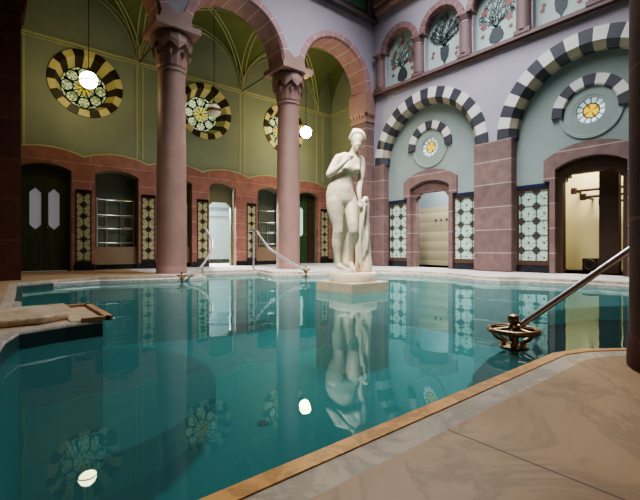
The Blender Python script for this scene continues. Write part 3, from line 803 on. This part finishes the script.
for k, c in enumerate(ARC):
    m = MB(); arch_ring(m, c, SB, RBI - .06, RBO, -.02, PI + .02, 21, mpR, -.05, .22, .12, .12, mats=(0, 1), smat=2)
    solo('striped_arch', m, ['black', 'cream_white', 'beige'], AL[k], 'striped arch')
    t = thing('window_%d' % (5 + k), GL[k], 'round window', (XI, c, 3.23), kind='structure')
    m = MB(); n = 40
    sec = [(.55, .0), (.55, -.02), (.50, -.02), (.49, -.005), (.30, -.005), (.25, .1)]
    vs = [(XI + d, c + r * math.cos(2 * PI * i / n), 3.23 + r * math.sin(2 * PI * i / n)) for i in range(n) for r, d in sec]; q = len(sec)
    m.add(vs, [(i * q + j, i * q + j + 1, ((i + 1) % n) * q + j + 1, ((i + 1) % n) * q + j) for i in range(n) for j in range(q - 1)]); part('surround', m, 'greygreen', t, True)
    m = MB(); m.add([(XI + .06, c, 3.23)] + [(XI + .06, c + .28 * math.cos(2 * PI * i / n), 3.23 + .28 * math.sin(2 * PI * i / n)) for i in range(n)],
                    [(0, 1 + i, 1 + (i + 1) % n) for i in range(n)], 0, [(0, 0)] + [(math.cos(2 * PI * i / n), math.sin(2 * PI * i / n)) for i in range(n)])
    part('stained_glass', m, glass_roundel('roundel_glass_%d' % k, .5), t)
    m = MB(); arch_ring(m, c, 3.23, .46, .68, -.06, PI + .06, 9, mpI, -.05, .02, .03, .03, mats=(0, 1))
    solo('striped_arch', m, ['black', 'cream_white'], HL[k], 'striped arch')
# piers of the right wall
def wall_pier(y0, y1, label):
    m = MB(); m.box(XR - .06, XI, y0 - .012, y1 + .012, 0, SB - .01)
    o = solo('stone_pier', m, 'red_blocks', label, 'pier')
    mod = o.modifiers.new('bevel', 'BEVEL'); mod.width = .03; mod.segments = 2
wall_pier(4.10, 4.97, 'red sandstone block pier between the two striped arches')
wall_pier(7.80, 8.185, 'narrow red sandstone pier right of the statue under the striped arch')
wall_pier(.40, 1.26, 'red sandstone block pier beyond the yellow doorway')
# door surrounds
DL = ['red sandstone doorway with stepped head in the left recess', 'red sandstone doorway with stepped head lit yellow inside']
for k, c in enumerate(ARC):
    t = thing('door_%d' % (4 + k), DL[k], 'doorway', (XI, c, 0), kind='structure')
    m = MB(); ho = DW + .32; hi = DW + .10
    jo = .715; outer = [(c - jo, 0), (c - jo, 1.92), (c - ho, 1.92), (c - ho, 2.36)] + list(reversed(segarc(c, ho, 2.36, .27))) + [(c + ho, 2.36), (c + ho, 1.92), (c + jo, 1.92), (c + jo, 0)]
    inn = [(c + hi, 0)] + segarc(c, hi, 2.16, .18) + [(c - hi, 0)]
    m.plate(outer + inn, [], lambda a, b, d: (XI - .06 + d, a, b), .14); part('stone_surround', m, 'red_blocks', t)
    m = MB(); st_ = .045
    clear = [(c + DW, 0), (c + DW, 1.90), (c + DW - st_, 1.90), (c + DW - st_, 1.97), (c + DW - 2.6 * st_, 1.97), (c + DW - 2.6 * st_, 2.04), (c - DW + 2.6 * st_, 2.04), (c - DW + 2.6 * st_, 1.97), (c - DW + st_, 1.97), (c - DW + st_, 1.90), (c - DW, 1.90), (c - DW, 0)]
    m.plate([(c - hi - .05, 0), (c - hi - .05, 2.16)] + list(reversed(segarc(c, hi + .05, 2.16, .2))) + [(c + hi + .05, 2.16), (c + hi + .05, 0)] + clear, [], lambda a, b, d: (XI + .08 + d, a, b), .16)
    part('stepped_frame', m, 'red_blocks' if k == 0 else 'brownwood', t)
# tile panels of the right wall
RP = [(7.10, 7.785, 'floral tile panel under blue moulding at the statue side of the left recess'), (4.985, 5.66, 'floral tile panel right of the beige tiled doorway'),
      (3.40, 4.085, 'shiny floral tile panel left of the yellow lit doorway'), (1.275, 1.96, 'floral tile panel beyond the yellow lit doorway')]
for k, (a0, a1, lb) in enumerate(RP):
    t = tile_panel(mpI, a0, a1, .26, 1.90, .316, 'tile_a', lb, 0.0, .05, ((7.66, 5.46, 3.99, 1.8)[k], 1.425), .085, .16)
# rooms behind the right wall
m = MB(); m.box(9.29, 11.2, 4.6, 8.1, -.1, 0); m.box(9.29, 11.6, .8, 4.5, -.1, 0); solo('floor_side_rooms', m, 'floor_in', 'floor of the rooms behind the right wall', 'floor', kind='structure')
m = MB(); m.box(10.6, 10.7, 4.6, 8.1, 0, 1.79); solo('wall_side_room_lower', m, 'wood_beige', 'beige banded tile wall seen through the left doorway', 'wall', kind='structure')
m = MB(); m.box(10.6, 10.7, 4.6, 8.1, 1.79, 3.2); m.box(9.29, 10.6, 4.5, 4.6, 0, 3.2); m.box(9.29, 10.6, 8.1, 8.2, 0, 3.2); m.box(9.29, 10.7, 4.5, 8.2, 3.2, 3.3)
solo('wall_side_room_upper', m, 'white_tile', 'bright white wall above the beige tile in the left doorway', 'wall', kind='structure')
m = MB(); m.box(11.0, 11.1, .6, 4.5, 0, 3.2); m.box(9.29, 11.0, 4.4, 4.5, 0, 3.2); m.box(9.29, 11.0, .5, .6, 0, 3.2); m.box(9.29, 11.1, .5, 4.5, 3.0, 3.1)
solo('wall_yellow_room', m, 'yellow_wall', 'cream yellow walls of the room behind the right doorway', 'wall', kind='structure')
for k in range(3):
    y = 7.23 - k * .19
    m = MB(); m.box(10.58, 10.6, y - .012, y + .012, 1.36, 1.40); m.tube([(10.58, y, 1.38), (10.54, y, 1.38), (10.53, y, 1.41)], .016, 6)
    solo('wall_hook', m, 'blackplastic', ('first', 'second', 'third')[k] + ' small dark hook from the left on the beige tiled wall', 'hook', 'hooks on the beige wall')
m = MB(); m.box(9.80, 9.98, 2.40, 2.74, 0, 2.99); solo('wooden_post', m, 'brownwood', 'dark brown square post inside the yellow lit doorway', 'post')
for k, (z, x, lb) in enumerate(((1.86, 10.55, 'upper timber rail under the ceiling of the yellow room'), (1.68, 10.35, 'middle dark pipe along the wall of the yellow room'), (1.58, 10.75, 'lower short rail in the yellow room'))):
    m = MB(); m.tube([(x, .62, z + .0), (x, 3.5 - .25 * k, z)], .03, 8); m.box(x - .05, x + .05, 3.4 - .25 * k, 3.5 - .25 * k, z - .07, z + .07); m.tube([(x, 3.45 - .25 * k, z), (11.0, 3.45 - .25 * k, z)], .025, 8)
    solo('wall_pipe', m, 'brownwood', lb, 'pipe')
t = thing('portable_fan', 'small black box fan on the floor of the yellow room', 'fan', (10.2, 2.95, 0))
m = MB(); m.box(10.1, 10.32, 2.86, 3.14, .04, .30); part('housing', m, 'blackplastic', t)
m = MB(); m.ring((10.095, 3.0, .17), (0, 1, 0), (0, 0, 1), .105, .012); m.ring((10.095, 3.0, .17), (0, 1, 0), (0, 0, 1), .06, .006); part('grille', m, 'brownband', t)
m = MB(); m.box(10.12, 10.3, 2.88, 2.92, 0, .04); part('foot', m, 'blackplastic', t)
m = MB(); m.box(10.12, 10.3, 3.08, 3.12, 0, .04); part('foot', m, 'blackplastic', t)
m = MB(); m.tube([(10.3, 3.1, .012), (10.2, 3.3, .012), (10.35, 3.5, .012), (10.5, 3.75, .012), (10.9, 3.9, .012)], .009, 6)
solo('power_cable', m, 'blackplastic', 'thin dark cable lying on the floor of the yellow room', 'cable')

# upper gallery of the right wall
m = MB(); m.box(XR - .12, XR, -.5, 8.2, 5.03, 5.11); m.box(XR - .08, XR, -.5, 8.2, 4.97, 5.03)
solo('trim_11', m, 'red_trim', 'dull red stone sill under the painted panels', 'sill', kind='structure')
def colonnette(y, label):
    t = thing('window_column', label, 'column', (XR - .02, y, 5.11), 'short columns between the painted panels')
    L = (XR + .02, y, 5.11)
    m = MB(); m.box(L[0] - .15, XR + .2, y - .17, y + .17, 5.11, 5.2); part('base', m, 'red_trim', t)
    m = MB(); m.lathe([(.165, .09), (.16, .3), (.155, .82)], L, 20); part('shaft', m, 'red_trim', t, True)
    m = MB(); m.lathe([(.14, .80), (.16, .83), (.15, .86), (.19, 1.0), (.19, 1.04)], L, 16); m.box(L[0] - .17, XR + .2, y - .19, y + .19, 6.13, 6.18); part('capital', m, 'red_trim', t)
    return t
CLB = ['short red column at the corner end of the painted panels', 'short red column between first and second painted panel from the corner', 'short red column between second and third painted panel from the corner', 'short red column between third and fourth painted panel from the corner', 'short red column at the outer end of the fourth painted panel']
for y, lb in zip((7.93, 6.57, 5.21, 3.85, 2.49), CLB): colonnette(y, lb)
PLB = ['painted panel with dark urn and red flowers nearest the corner', 'painted panel with dark goblet and dense grey scrolls', 'painted panel with dark urn above the pier between the striped arches', 'painted panel with goblet at the upper right', 'painted panel beyond the goblet panel at far upper right']
for k, c in enumerate(WINC):
    t = thing('window_%d' % (7 + k), PLB[k], 'painted panel', (XR + .1, c, WZ0), kind='structure')
    X0 = XR + .15
    m = MB(); m.plate(arch_outline(c, WHW + .02, WSP, WZ0 - .02), [], lambda a, b, d: (X0 + d, a, b), .03); pn = part('panel', m, 'mint', t)
    m = MB(); arch_ring(m, c, WSP, WHW - .02, WHW + .16, 0, PI, 9, mpR, -.06, .16, .03, .03); part('arch_moulding', m, 'mauve_arch', t)
    # vase (flat painting)
    F = lambda pts: [(X0 - .004, a, b) for a, b in pts]
    m = MB()
    if k % 2 == 0: prof = [(.02, .05), (.06, .07), (.02, .10), (.13, .16), (.15, .26), (.12, .36), (.08, .43), (.10, .46)]
    else: prof = [(.02, .06), (.05, .07), (.012, .12), (.03, .17), (.09, .26), (.11, .42), (.10, .52), (.12, .55)]
    z0 = WZ0 + .02
    vs = []; 
    prof = [(w * 1.2, z * 1.05) for w, z in prof]
    for w, z in prof: vs += [(X0 - .004, c - w, z0 + z), (X0 - .004, c + w, z0 + z)]
    m.add(vs, [(2 * i, 2 * i + 1, 2 * i + 3, 2 * i + 2) for i in range(len(prof) - 1)]); part('painted_vase', m, 'vase', t)
    rnd = random.Random(k); m = MB(); top = z0 + prof[-1][1]
    def stroke(pts, w):
        L = len(pts); vs = []
        for i, p in enumerate(pts):
            q0 = pts[max(0, i - 1)]; q1 = pts[min(L - 1, i + 1)]; dx, dz = q1[0] - q0[0], q1[1] - q0[1]; l = math.hypot(dx, dz) or 1
            vs += [(X0 - .005, p[0] - dz / l * w, p[1] + dx / l * w), (X0 - .005, p[0] + dz / l * w, p[1] - dx / l * w)]
        m.add(vs, [(2 * i, 2 * i + 1, 2 * i + 3, 2 * i + 2) for i in range(L - 1)])
    def inside(a, b):
        if b < WSP: return abs(a - c) < WHW - .06
        return math.hypot(a - c, b - WSP) < WHW - .06
    tips = []
    nst = 11 if k % 2 == 0 else 19
    for i in range(nst):
        s = -1 + 2 * i / (nst - 1)
        ln = 1.0 - .35 * abs(s); pts_ = []
        for q in range(12):
            u = q / 11; a = c + s * (.44 * math.sin(u * PI * .62)) + .03 * math.sin(u * 9 + i); b = top + (WSP + WHW - .1 - top) * ln * u - abs(s) * .35 * u * u * (.5 if k % 2 else 1)
            if inside(a, b): pts_.append((a, b))
        if len(pts_) > 2: stroke(pts_, .011); tips.append(pts_[-1])
        for q in range(2, len(pts_)):
            a, b = pts_[q]; cur = []
            sg = 1 if (q // 2 + i) % 2 else -1; rr = .045 if k % 2 == 0 else .04
            for w in range(8):
                an = w / 7 * PI * 1.5; r2 = rr * (1 - w / 10); cur.append((a + sg * (rr - r2 * math.cos(an)), b + r2 * math.sin(an)))
            if all(inside(*p) for p in cur): stroke(cur, .009)
    part('painted_scrolls', m, 'leaf', t)
    m = MB()
    fl = [(-.3, .62), (.3, .62), (-.28, .95), (.28, .95), (0, 1.22), (-.33, .40), (.33, .40)] if k % 2 == 0 else [(-.36, .42), (.36, .42), (-.33, .30), (.33, .52)]
    for a, b in fl:
        r = .075 if k % 2 == 0 and b > .5 else .045; ctr = (c + a, WZ0 + b)
        if inside(*ctr):
            nn = 20; m.add([(X0 - .006, ctr[0], ctr[1])] + [(X0 - .006, ctr[0] + r * (1 + .22 * math.cos(i * 2 * PI / 4)) * math.cos(2 * PI * i / nn), ctr[1] + r * (1 + .22 * math.cos(i * 2 * PI / 4)) * math.sin(2 * PI * i / nn)) for i in range(nn)], [(0, 1 + i, 1 + (i + 1) % nn) for i in range(nn)])
    part('painted_flowers', m, 'flower', t)

# ------------------------------------------------------------------ near side: mirrored arcade, column, outer walls
NC = [.88, 3.86, 6.84]
wn, _ = arcade_wall(.47, .6, NC, -2.6, 8.85, 'wall_near_arcade', True)
wn['label'] = 'plaster wall over the arcade on the camera side'
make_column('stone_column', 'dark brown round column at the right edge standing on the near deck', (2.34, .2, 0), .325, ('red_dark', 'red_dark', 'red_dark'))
m = MB(); m.box(-2.7, -2.6, -2.7, 11.3, 0, 9.0); solo('wall_left', m, 'red_dark', 'dark brown wall at the left end', 'wall', kind='structure')
m = MB(); m.box(-2.7, 9.0, -2.7, -2.6, 0, 9.0); solo('wall_near', m, 'red_dark', 'dark wall behind the viewpoint', 'wall', kind='structure')
m = MB(); m.box(-2.7, 9.0, -2.7, -.13, 6.4, 6.5); solo('ceiling_near', m, 'vault', 'ceiling over the near walk', 'ceiling', kind='structure')
m = MB(); m.box(-2.7, 9.1, -2.7, 8.8, 9.0, 9.1); solo('ceiling', m, 'ceil', 'pale ceiling high over the pool', 'ceiling', kind='structure')

# ------------------------------------------------------------------ handrails
R_ = (.772, -.636)
def at(px, py, f):
    r = (px - 320) / 400 * f
    return Vector((FX * f + R_[0] * r, FY * f + R_[1] * r, .53 + (248 - py) / 400 * f))
def smooth_path(pts, n=6):
    out = []; P = [Vector(p) for p in pts]
    for i in range(len(P) - 1):
        p0 = P[max(0, i - 1)]; p1 = P[i]; p2 = P[i + 1]; p3 = P[min(len(P) - 1, i + 2)]
        for k in range(n):
            t_ = k / n
            out.append(.5 * ((2 * p1) + (p2 - p0) * t_ + (2 * p0 - 5 * p1 + 4 * p2 - p3) * t_ ** 2 + (3 * p1 - p0 - 3 * p2 + p3) * t_ ** 3))
    return out + [P[-1]]
def handrail(label, foot, k, path, posts, br, zfoot, barm='chrome'):
    t = thing('handrail', label, 'handrail', (foot[0], foot[1], zfoot), 'handrails of the pool stairs')
    m = MB(); m.tube(smooth_path(path), br, 12); part('bar', m, barm, t, True)
    c = Vector(foot)
    o = None
    m = MB(); m.ring(c, (1, 0, 0), (0, 1, 0), .145 * k, .017 * k, 32, 10); o = part('scroll_wheel', m, 'brass', t, True)
    m = MB()
    for i in range(6):
        a = i * PI / 3 + .3; d = Vector((math.cos(a), math.sin(a), 0))
        m.tube(smooth_path([c + d * .14 * k, c + d * .115 * k + Vector((0, 0, -.04 * k)), c + d * .06 * k + Vector((0, 0, -.075 * k)), c + d * .075 * k + Vector((0, 0, -.10 * k))]), .010 * k, 8)
        m.tube([c + d * .14 * k, c + d * .03 * k + Vector((0, 0, .012 * k))], .009 * k, 8)
    part('scroll', m, 'brass', o, True)
    m = MB(); m.lathe([(.02 * k, -.14 * k), (.085 * k, -.115 * k), (.09 * k, -.10 * k), (.03 * k, -.085 * k), (.028 * k, 0), (.035 * k, .02 * k), (.022 * k, .035 * k), (.036 * k, .06 * k), (.038 * k, .075 * k), (.03 * k, .095 * k), (.008 * k, .105 * k)], c, 16); part('finial', m, 'brass', t, True)
    m = MB(); m.tube([c + Vector((0, 0, -.12 * k)), Vector((c.x, c.y, zfoot))], .028 * k, 12)
    m.lathe([(.05 * k, 0), (.05 * k, .02)], (c.x, c.y, zfoot), 14); part('foot_post', m, 'brass', t, True)
    for p, z in posts:
        m = MB(); m.tube([p, Vector((p[0], p[1], z))], br * .9, 10); m.lathe([(br * 2, 0), (br * 2, .015), (br, .03)], (p[0], p[1], z), 12); part('post', m, barm, t, True)
f0 = Vector((2.61, 1.20, .0)); e0 = at(631, 249, 2.40); d0 = e0 - f0; e1 = f0 + d0 * 1.3
handrail('big brass and steel handrail rising from the water at right', f0, 1.0, [f0 + d0 * .06, f0 + d0 * .4, f0 + d0 * .8, e0, e1], [(e1, -.3)], .021, -.3)
f1 = at(182, 275, 7.55)
handrail('curved steel handrail at the left side of the bright doorway landing', f1, .62, [at(184, 275.5, 7.55), at(193, 273, 7.9), at(202, 265.5, 8.4), at(211, 251, 9.0), at(212.5, 242, 9.2), at(210, 236, 9.3), at(206, 230, 9.4)], [(at(202.5, 265, 8.45), -.34)], .026, -.8)
f2 = at(306, 269, 8.6)
handrail('curved steel handrail ending at the foot of the right round column', f2, .62, [at(304, 270, 8.65), at(290, 262, 8.9), at(277, 253.5, 9.15), at(268, 247, 9.3), at(259, 235, 9.6), at(256, 231.3, 9.7), at(250, 230.5, 9.85)], [(at(253.4, 231, 9.75), 0.0)], .026, -.8)

# ------------------------------------------------------------------ statue
t = thing('pedestal', 'square cream marble pedestal standing in the water under the statue', 'pedestal', (4.25, 4.37, ZB))
m = MB(); m.box(3.84, 4.60, 3.97, 4.76, ZB, .035); pb = part('block', m, 'pedestal', t)
mod = pb.modifiers.new('bevel', 'BEVEL'); mod.width = .012; mod.segments = 2

SC = Vector((4.25, 4.37)); F0 = 6.077
def sp(px, py, d):
    return at(px, py, F0 + d)
RV = Vector((R_[0], R_[1], 0)); FV = Vector((FX, FY, 0)); ZV = Vector((0, 0, 1))
class Blob(MB):
    def cap(s, pts, n=14):
        """chain of overlapping balls: pts = [(Vector, radius)]"""
        for (p, r), (q, r2) in zip(pts[:-1], pts[1:]):
            L = (q - p).length; k = max(2, int(L / (min(r, r2) * .2)) + 1)
            for i in range(k + 1):
                u = i / k; s.sphere(tuple(p.lerp(q, u)), r + (r2 - r) * u, n)
        return s
    def ell(s, c, rx, ry, rz, n=20, tilt=0.0, yaw=0.0):
        """ellipsoid with axes along image-right, depth, up; tilt turns it in the picture plane, yaw about up"""
        o = MB().sphere((0, 0, 0), 1.0, n)
        a = RV * math.cos(yaw) + FV * math.sin(yaw); b = FV * math.cos(yaw) - RV * math.sin(yaw)
        a2 = a * math.cos(tilt) + ZV * math.sin(tilt); z2 = ZV * math.cos(tilt) - a * math.sin(tilt)
        s.add([tuple(c + a2 * (x * rx) + b * (y * ry) + z2 * (z * rz)) for x, y, z in o.v], o.f); return s
def bake(name, blob, mat, parent, voxel, iters, label=None):
    off = ORG[parent.name]
    me = blob.mesh(name + '_raw', mat, off, True)
    ob = bpy.data.objects.new(name + '_raw', me); COL.objects.link(ob)
    r = ob.modifiers.new('r', 'REMESH'); r.mode = 'VOXEL'; r.voxel_size = voxel; r.use_smooth_shade = True
    sm = ob.modifiers.new('s', 'SMOOTH'); sm.iterations = iters; sm.factor = .5
    dg = bpy.context.evaluated_depsgraph_get(); dg.update()
    nm = bpy.data.meshes.new_from_object(ob.evaluated_get(dg))
    bpy.data.objects.remove(ob, do_unlink=True)
    # keep the outer skin only
    bm = bmesh.new(); bm.from_mesh(nm); bm.verts.ensure_lookup_table()
    seen = set(); best = []
    for v in bm.verts:
        if v.index in seen: continue
        st_ = [v]; isl = []; seen.add(v.index)
        while st_:
            w = st_.pop(); isl.append(w)
            for e in w.link_edges:
                x = e.other_vert(w)
                if x.index not in seen: seen.add(x.index); st_.append(x)
        if len(isl) > len(best): best = isl
    keep = set(v.index for v in best)
    bmesh.ops.delete(bm, geom=[v for v in bm.verts if v.index not in keep], context='VERTS')
    for f in bm.faces: f.smooth = True
    bm.to_mesh(nm); bm.free(); nm.name = name
    nm.materials.clear(); nm.materials.append(M[mat])
    o = link(name, nm, parent); ORG[o.name] = off
    if label: o['label'] = label
    return o

t = thing('statue', 'white marble statue of a standing nude woman on the pedestal in the pool', 'statue', (4.25, 4.37, .035))
m = MB(); m.lathe([(.355, .035), (.36, .05), (.36, .15), (.35, .165), (.0001, .165)], (4.25, 4.37, 0), 48); part('round_base', m, 'statue', t, True)
b = Blob()
# legs: standing leg (image left), relaxed leg (image right)
b.cap([(sp(336.2, 194, .02), .13), (sp(335.7, 203, .01), .150), (sp(335.8, 209, .0), .136), (sp(336.4, 216, -.01), .112), (sp(338, 224, -.015), .090), (sp(338.4, 231, -.02), .080)])
b.cap([(sp(338, 231, -.02), .080), (sp(337.2, 238, .01), .080), (sp(336.8, 244, .02), .078), (sp(337.3, 253, .03), .055), (sp(338, 261.5, .03), .045)])
b.cap([(sp(337.6, 265.5, .06), .048), (sp(340, 266.5, -.0), .046), (sp(343, 268, -.09), .038), (sp(345, 269, -.15), .028)])
b.cap([(sp(338, 261.5, .03), .045), (sp(338, 265.5, .05), .048)])
b.cap([(sp(349, 196, .05), .10), (sp(351.0, 204, .02), .108), (sp(351.8, 213, -.04), .102), (sp(352.8, 224, -.11), .086), (sp(353.5, 231, -.13), .076)])
b.cap([(sp(353.5, 231, -.13), .074), (sp(353, 238, -.07), .074), (sp(352.4, 245, -.02), .066), (sp(351.3, 254, .04), .05), (sp(350.8, 261, .08), .042)])
b.cap([(sp(350.8, 261, .08), .042), (sp(350.8, 264, .09), .046), (sp(352, 266.6, .0), .042), (sp(353.8, 268.8, -.08), .034), (sp(354.5, 269.3, -.13), .026)])
# trunk: one loft of soft oval sections from shoulders to groin
SEC = [(350.2, 154.6, .02, .085, .055), (349.8, 156.6, .02, .150, .078), (349.6, 159.5, .02, .182, .096), (349.4, 163.5, .015, .178, .112), (348.8, 168, .01, .170, .122), (346.0, 173, .01, .170, .120),
       (342.6, 179, .01, .172, .116), (341.0, 184, .01, .186, .122), (340.2, 190, .01, .205, .136), (340.2, 196, .02, .222, .152), (341, 201, .03, .224, .156), (342, 205, .04, .18, .14), (343, 208, .05, .10, .09)]
rows = []; NS = 28
for px, py, d, rx, ry in SEC:
    c_ = sp(px, py, d); rows.append([tuple(c_ + RV * (rx * math.cos(2 * PI * i / NS)) + FV * (ry * math.sin(2 * PI * i / NS))) for i in range(NS)])
b.add([p for R in rows for p in R], [(k * NS + i, k * NS + (i + 1) % NS, (k + 1) * NS + (i + 1) % NS, (k + 1) * NS + i) for k in range(len(SEC) - 1) for i in range(NS)] + [tuple(range(NS)), tuple((len(SEC) - 1) * NS + i for i in range(NS))])
b.ell(sp(336.5, 200, .08), .11, .11, .12, 16); b.ell(sp(346, 200, .09), .10, .11, .12, 16); b.ell(sp(342.8, 190.5, -.025), .145, .105, .16, 20)
b.cap([(sp(340.5, 158.5, .01), .072), (sp(345, 157, .02), .076)]); b.cap([(sp(355, 157.6, .04), .074), (sp(359.8, 159.5, .06), .068)])
for px, dd, r_ in ((345.0, -.072, .064), (356.6, -.062, .062)):
    b.ell(sp(px, 169.2, dd), r_, .062, .064, 16); b.ell(sp(px, 166.5, dd + .03), r_ * .92, .06, .066, 14); b.ell(sp(px, 169.8, dd - .058), .012, .012, .012, 8)
# neck and head
b.cap([(sp(351.5, 157, .03), .072), (sp(353.5, 153, .01), .060), (sp(355.5, 148, -.01), .058)])
HC = sp(357, 140.5, -.02)
b.ell(HC, .092, .112, .118, 22, .12, .25)
b.ell(sp(357.3, 145.5, -.075), .066, .062, .075, 18, .12, .25)
b.ell(sp(357.6, 149.6, -.095), .03, .03, .028, 14)
# face: nose, brow, cheeks, lips
b.cap([(sp(357.8, 141, -.125), .011), (sp(358.1, 144.6, -.146), .015)], 10)
b.ell(sp(358.1, 147.1, -.132), .022, .012, .008, 12); b.ell(sp(358.1, 148.0, -.128), .018, .012, .008, 12)
b.cap([(sp(354.6, 140.4, -.106), .010), (sp(357.6, 140.6, -.114), .011), (sp(361, 140.2, -.098), .010)], 10)
b.ell(sp(355.4, 142.4, -.112), .014, .01, .009, 10); b.ell(sp(360.2, 142.2, -.107), .014, .01, .009, 10)
b.ell(sp(350.8, 143, .0), .012, .022, .034, 10)
# raised arm (image left)
b.cap([(sp(338.6, 158.5, .0), .072), (sp(335, 164, -.015), .066), (sp(331.5, 170, -.04), .060), (sp(329.2, 174.5, -.07), .052)])
b.cap([(sp(329.2, 174.5, -.07), .052), (sp(334, 171.5, -.12), .052), (sp(340, 166.5, -.17), .042), (sp(345, 161.8, -.205), .031)])
b.ell(sp(347.6, 159.3, -.215), .036, .024, .044, 14, -.7)
for i, (dx, dy, ex, ey) in enumerate(((1.2, -3.2, 3.6, -4.2), (2.0, -2.4, 4.6, -2.8), (2.4, -1.4, 4.8, -1.2), (2.3, -.3, 4.2, .5))):
    b.cap([(sp(347.6 + dx * .5, 159.3 + dy * .5, -.22), .013), (sp(347.6 + dx, 159.3 + dy, -.245), .0125), (sp(347.6 + ex * .85, 159.3 + ey * .9, -.262), .011), (sp(347.6 + ex, 159.3 + ey + .6, -.245), .010)], 9)
b.cap([(sp(346.2, 158.2, -.2), .013), (sp(347.2, 155.6, -.21), .012), (sp(348.6, 154.4, -.225), .010)], 9)
# lowered arm (image right)
b.cap([(sp(360.5, 160.5, .06), .068), (sp(361.8, 168, .06), .060), (sp(361.2, 176, .05), .054), (sp(360.2, 181.5, .03), .048)])
b.cap([(sp(360.2, 181.5, .03), .048), (sp(359.2, 188, -.03), .046), (sp(359.2, 194, -.07), .036), (sp(359.8, 198.5, -.095), .029)])
b.ell(sp(360.6, 202, -.105), .034, .022, .044, 14, .1)
for i, (dx, l) in enumerate(((-1.6, 4.0), (-.5, 4.8), (.6, 4.6), (1.6, 3.8))):
    b.cap([(sp(360.6 + dx * .7, 203.5, -.11), .0125), (sp(360.6 + dx, 203.5 + l * .55, -.135), .012), (sp(360.9 + dx, 203.5 + l, -.125), .010)], 9)
b.cap([(sp(359.2, 200.5, -.11), .013), (sp(357.6, 203.4, -.13), .012), (sp(357.6, 205.6, -.13), .010)], 9)
bake('body', b, 'statue', t, .0105, 11)
# hair: waved cap, parted rolls and a knot behind
b = Blob()
b.ell(sp(357.2, 137.6, .02), .112, .118, .102, 22, .12)
for i in range(9):
    a = PI * (.04 + .92 * i / 8)
    p = sp(357.4, 139.2, -.03) + RV * (.112 * math.cos(a)) + ZV * (.10 * math.sin(a)) - FV * (.045 * math.sin(a))
    b.ell(p, .030, .03, .026, 12, a + PI / 2)
for i in range(7):
    a = PI * (.1 + .8 * i / 6)
    p = sp(357.4, 136.4, .01) + RV * (.095 * math.cos(a)) + ZV * (.09 * math.sin(a)) - FV * (.03 * math.sin(a))
    b.ell(p, .028, .04, .022, 12, a + PI / 2)
b.ell(sp(361.5, 135, .12), .06, .06, .055, 14); b.ell(sp(355, 130.3, .02), .05, .055, .03, 14)
bake('hair', b, 'statue', t, .012, 3)
m = MB(); m.sphere(tuple(sp(351.6, 156.0, -.25)), .036, 14); part('apple', m, 'statue', t, True)
# tree trunk with cloth hung over it
b = Blob()
b.cap([(sp(363.5, 204, .03), .055), (sp(364.2, 220, .06), .07), (sp(364, 240, .07), .095), (sp(363.5, 258, .06), .125), (sp(363.5, 266.5, .05), .14)])
b.cap([(sp(362, 203, -.08), .035), (sp(365.5, 199, -.03), .045), (sp(367.3, 205, .0), .04), (sp(366.6, 216, .0), .04), (sp(365.5, 230, -.01), .038)])
for k, (x0, x1, d, l) in enumerate(((360.4, 357.0, -.08, 262), (362.2, 360, -.09, 264), (364.2, 363, -.085, 256), (366, 366.4, -.04, 250), (358.8, 354.2, .02, 252), (367, 368.6, .03, 264))):
    pts_ = []
    for i in range(9):
        u = i / 8; pts_.append((sp(x0 + (x1 - x0) * u + 1.0 * math.sin(u * 7 + k), 205 + (l - 205) * u, d + .02 * math.sin(u * 5 + k * 2)), .022 + .012 * u))
    b.cap(pts_, 10)
# cloth sweeping behind the legs
for k in range(5):
    x = 344.5 + k * 3.2
    b.cap([(sp(358 + k * .6, 212, .12), .04), (sp(354 + (x - 350) * .4, 228, .16), .045), (sp(x + 2, 246, .16), .05), (sp(x, 264 - abs(k - 1) * 1.2, .14), .055)], 12)
bake('drapery', b, 'statue', t, .014, 3)

# ------------------------------------------------------------------ lights
def area(name, loc, size, power, col, rot=(0, 0, 0), sy=None):
    l = bpy.data.lights.new(name, 'AREA'); l.energy = power; l.color = col; l.size = size
    if sy: l.shape = 'RECTANGLE'; l.size_y = sy
    o = bpy.data.objects.new(name, l); COL.objects.link(o); o.location = loc; o.rotation_euler = rot; return o
def aim(loc, to): return (Vector(to) - Vector(loc)).to_track_quat('-Z', 'Y').to_euler()
sk = area('skylight', (6.2, 4.8, 8.9), 3.4, 520, (.93, .96, 1.0), (0, 0, 0), 4.0); sk.data.spread = math.radians(105)
hf = area('high_statue_fill', (.7, 2.6, 7.4), 2.0, 165, (1.0, .97, .92), aim((.7, 2.6, 7.4), (4.9, 5.2, 1.5)), 1.2); hf.data.spread = math.radians(60)  # added unseen source, high on the left, to brighten the statue
area('corridor_light', (5.2, 12.4, 3.1), 1.2, 60, (1, .98, .95))
area('corridor_spill_light', (5.0, 12.8, 2.4), 1.2, 520, (1, .98, .95), aim((5.0, 12.8, 2.4), (4.9, 9.0, 0)))  # added lamp beaming out through the doorway to brighten the landing floor
area('side_room_light', (10.0, 6.3, 3.1), 1.0, 130, (1, .98, .95))
area('yellow_room_light', (10.2, 3.0, 2.9), .8, 60, (1.0, .92, .76))
area('near_walk_fill', (.4, -1.0, 6.2), 1.2, 28, (1.0, .82, .62))  # added unseen fill for the near deck and dark column
w = bpy.data.worlds.new('world'); S.world = w; w.use_nodes = True
w.node_tree.nodes['Background'].inputs[0].default_value = (.6, .65, .7, 1); w.node_tree.nodes['Background'].inputs[1].default_value = .3
S.view_settings.view_transform = 'AgX'
try: S.view_settings.look = 'AgX - Medium High Contrast'
except Exception: pass
S.view_settings.exposure = 0.38
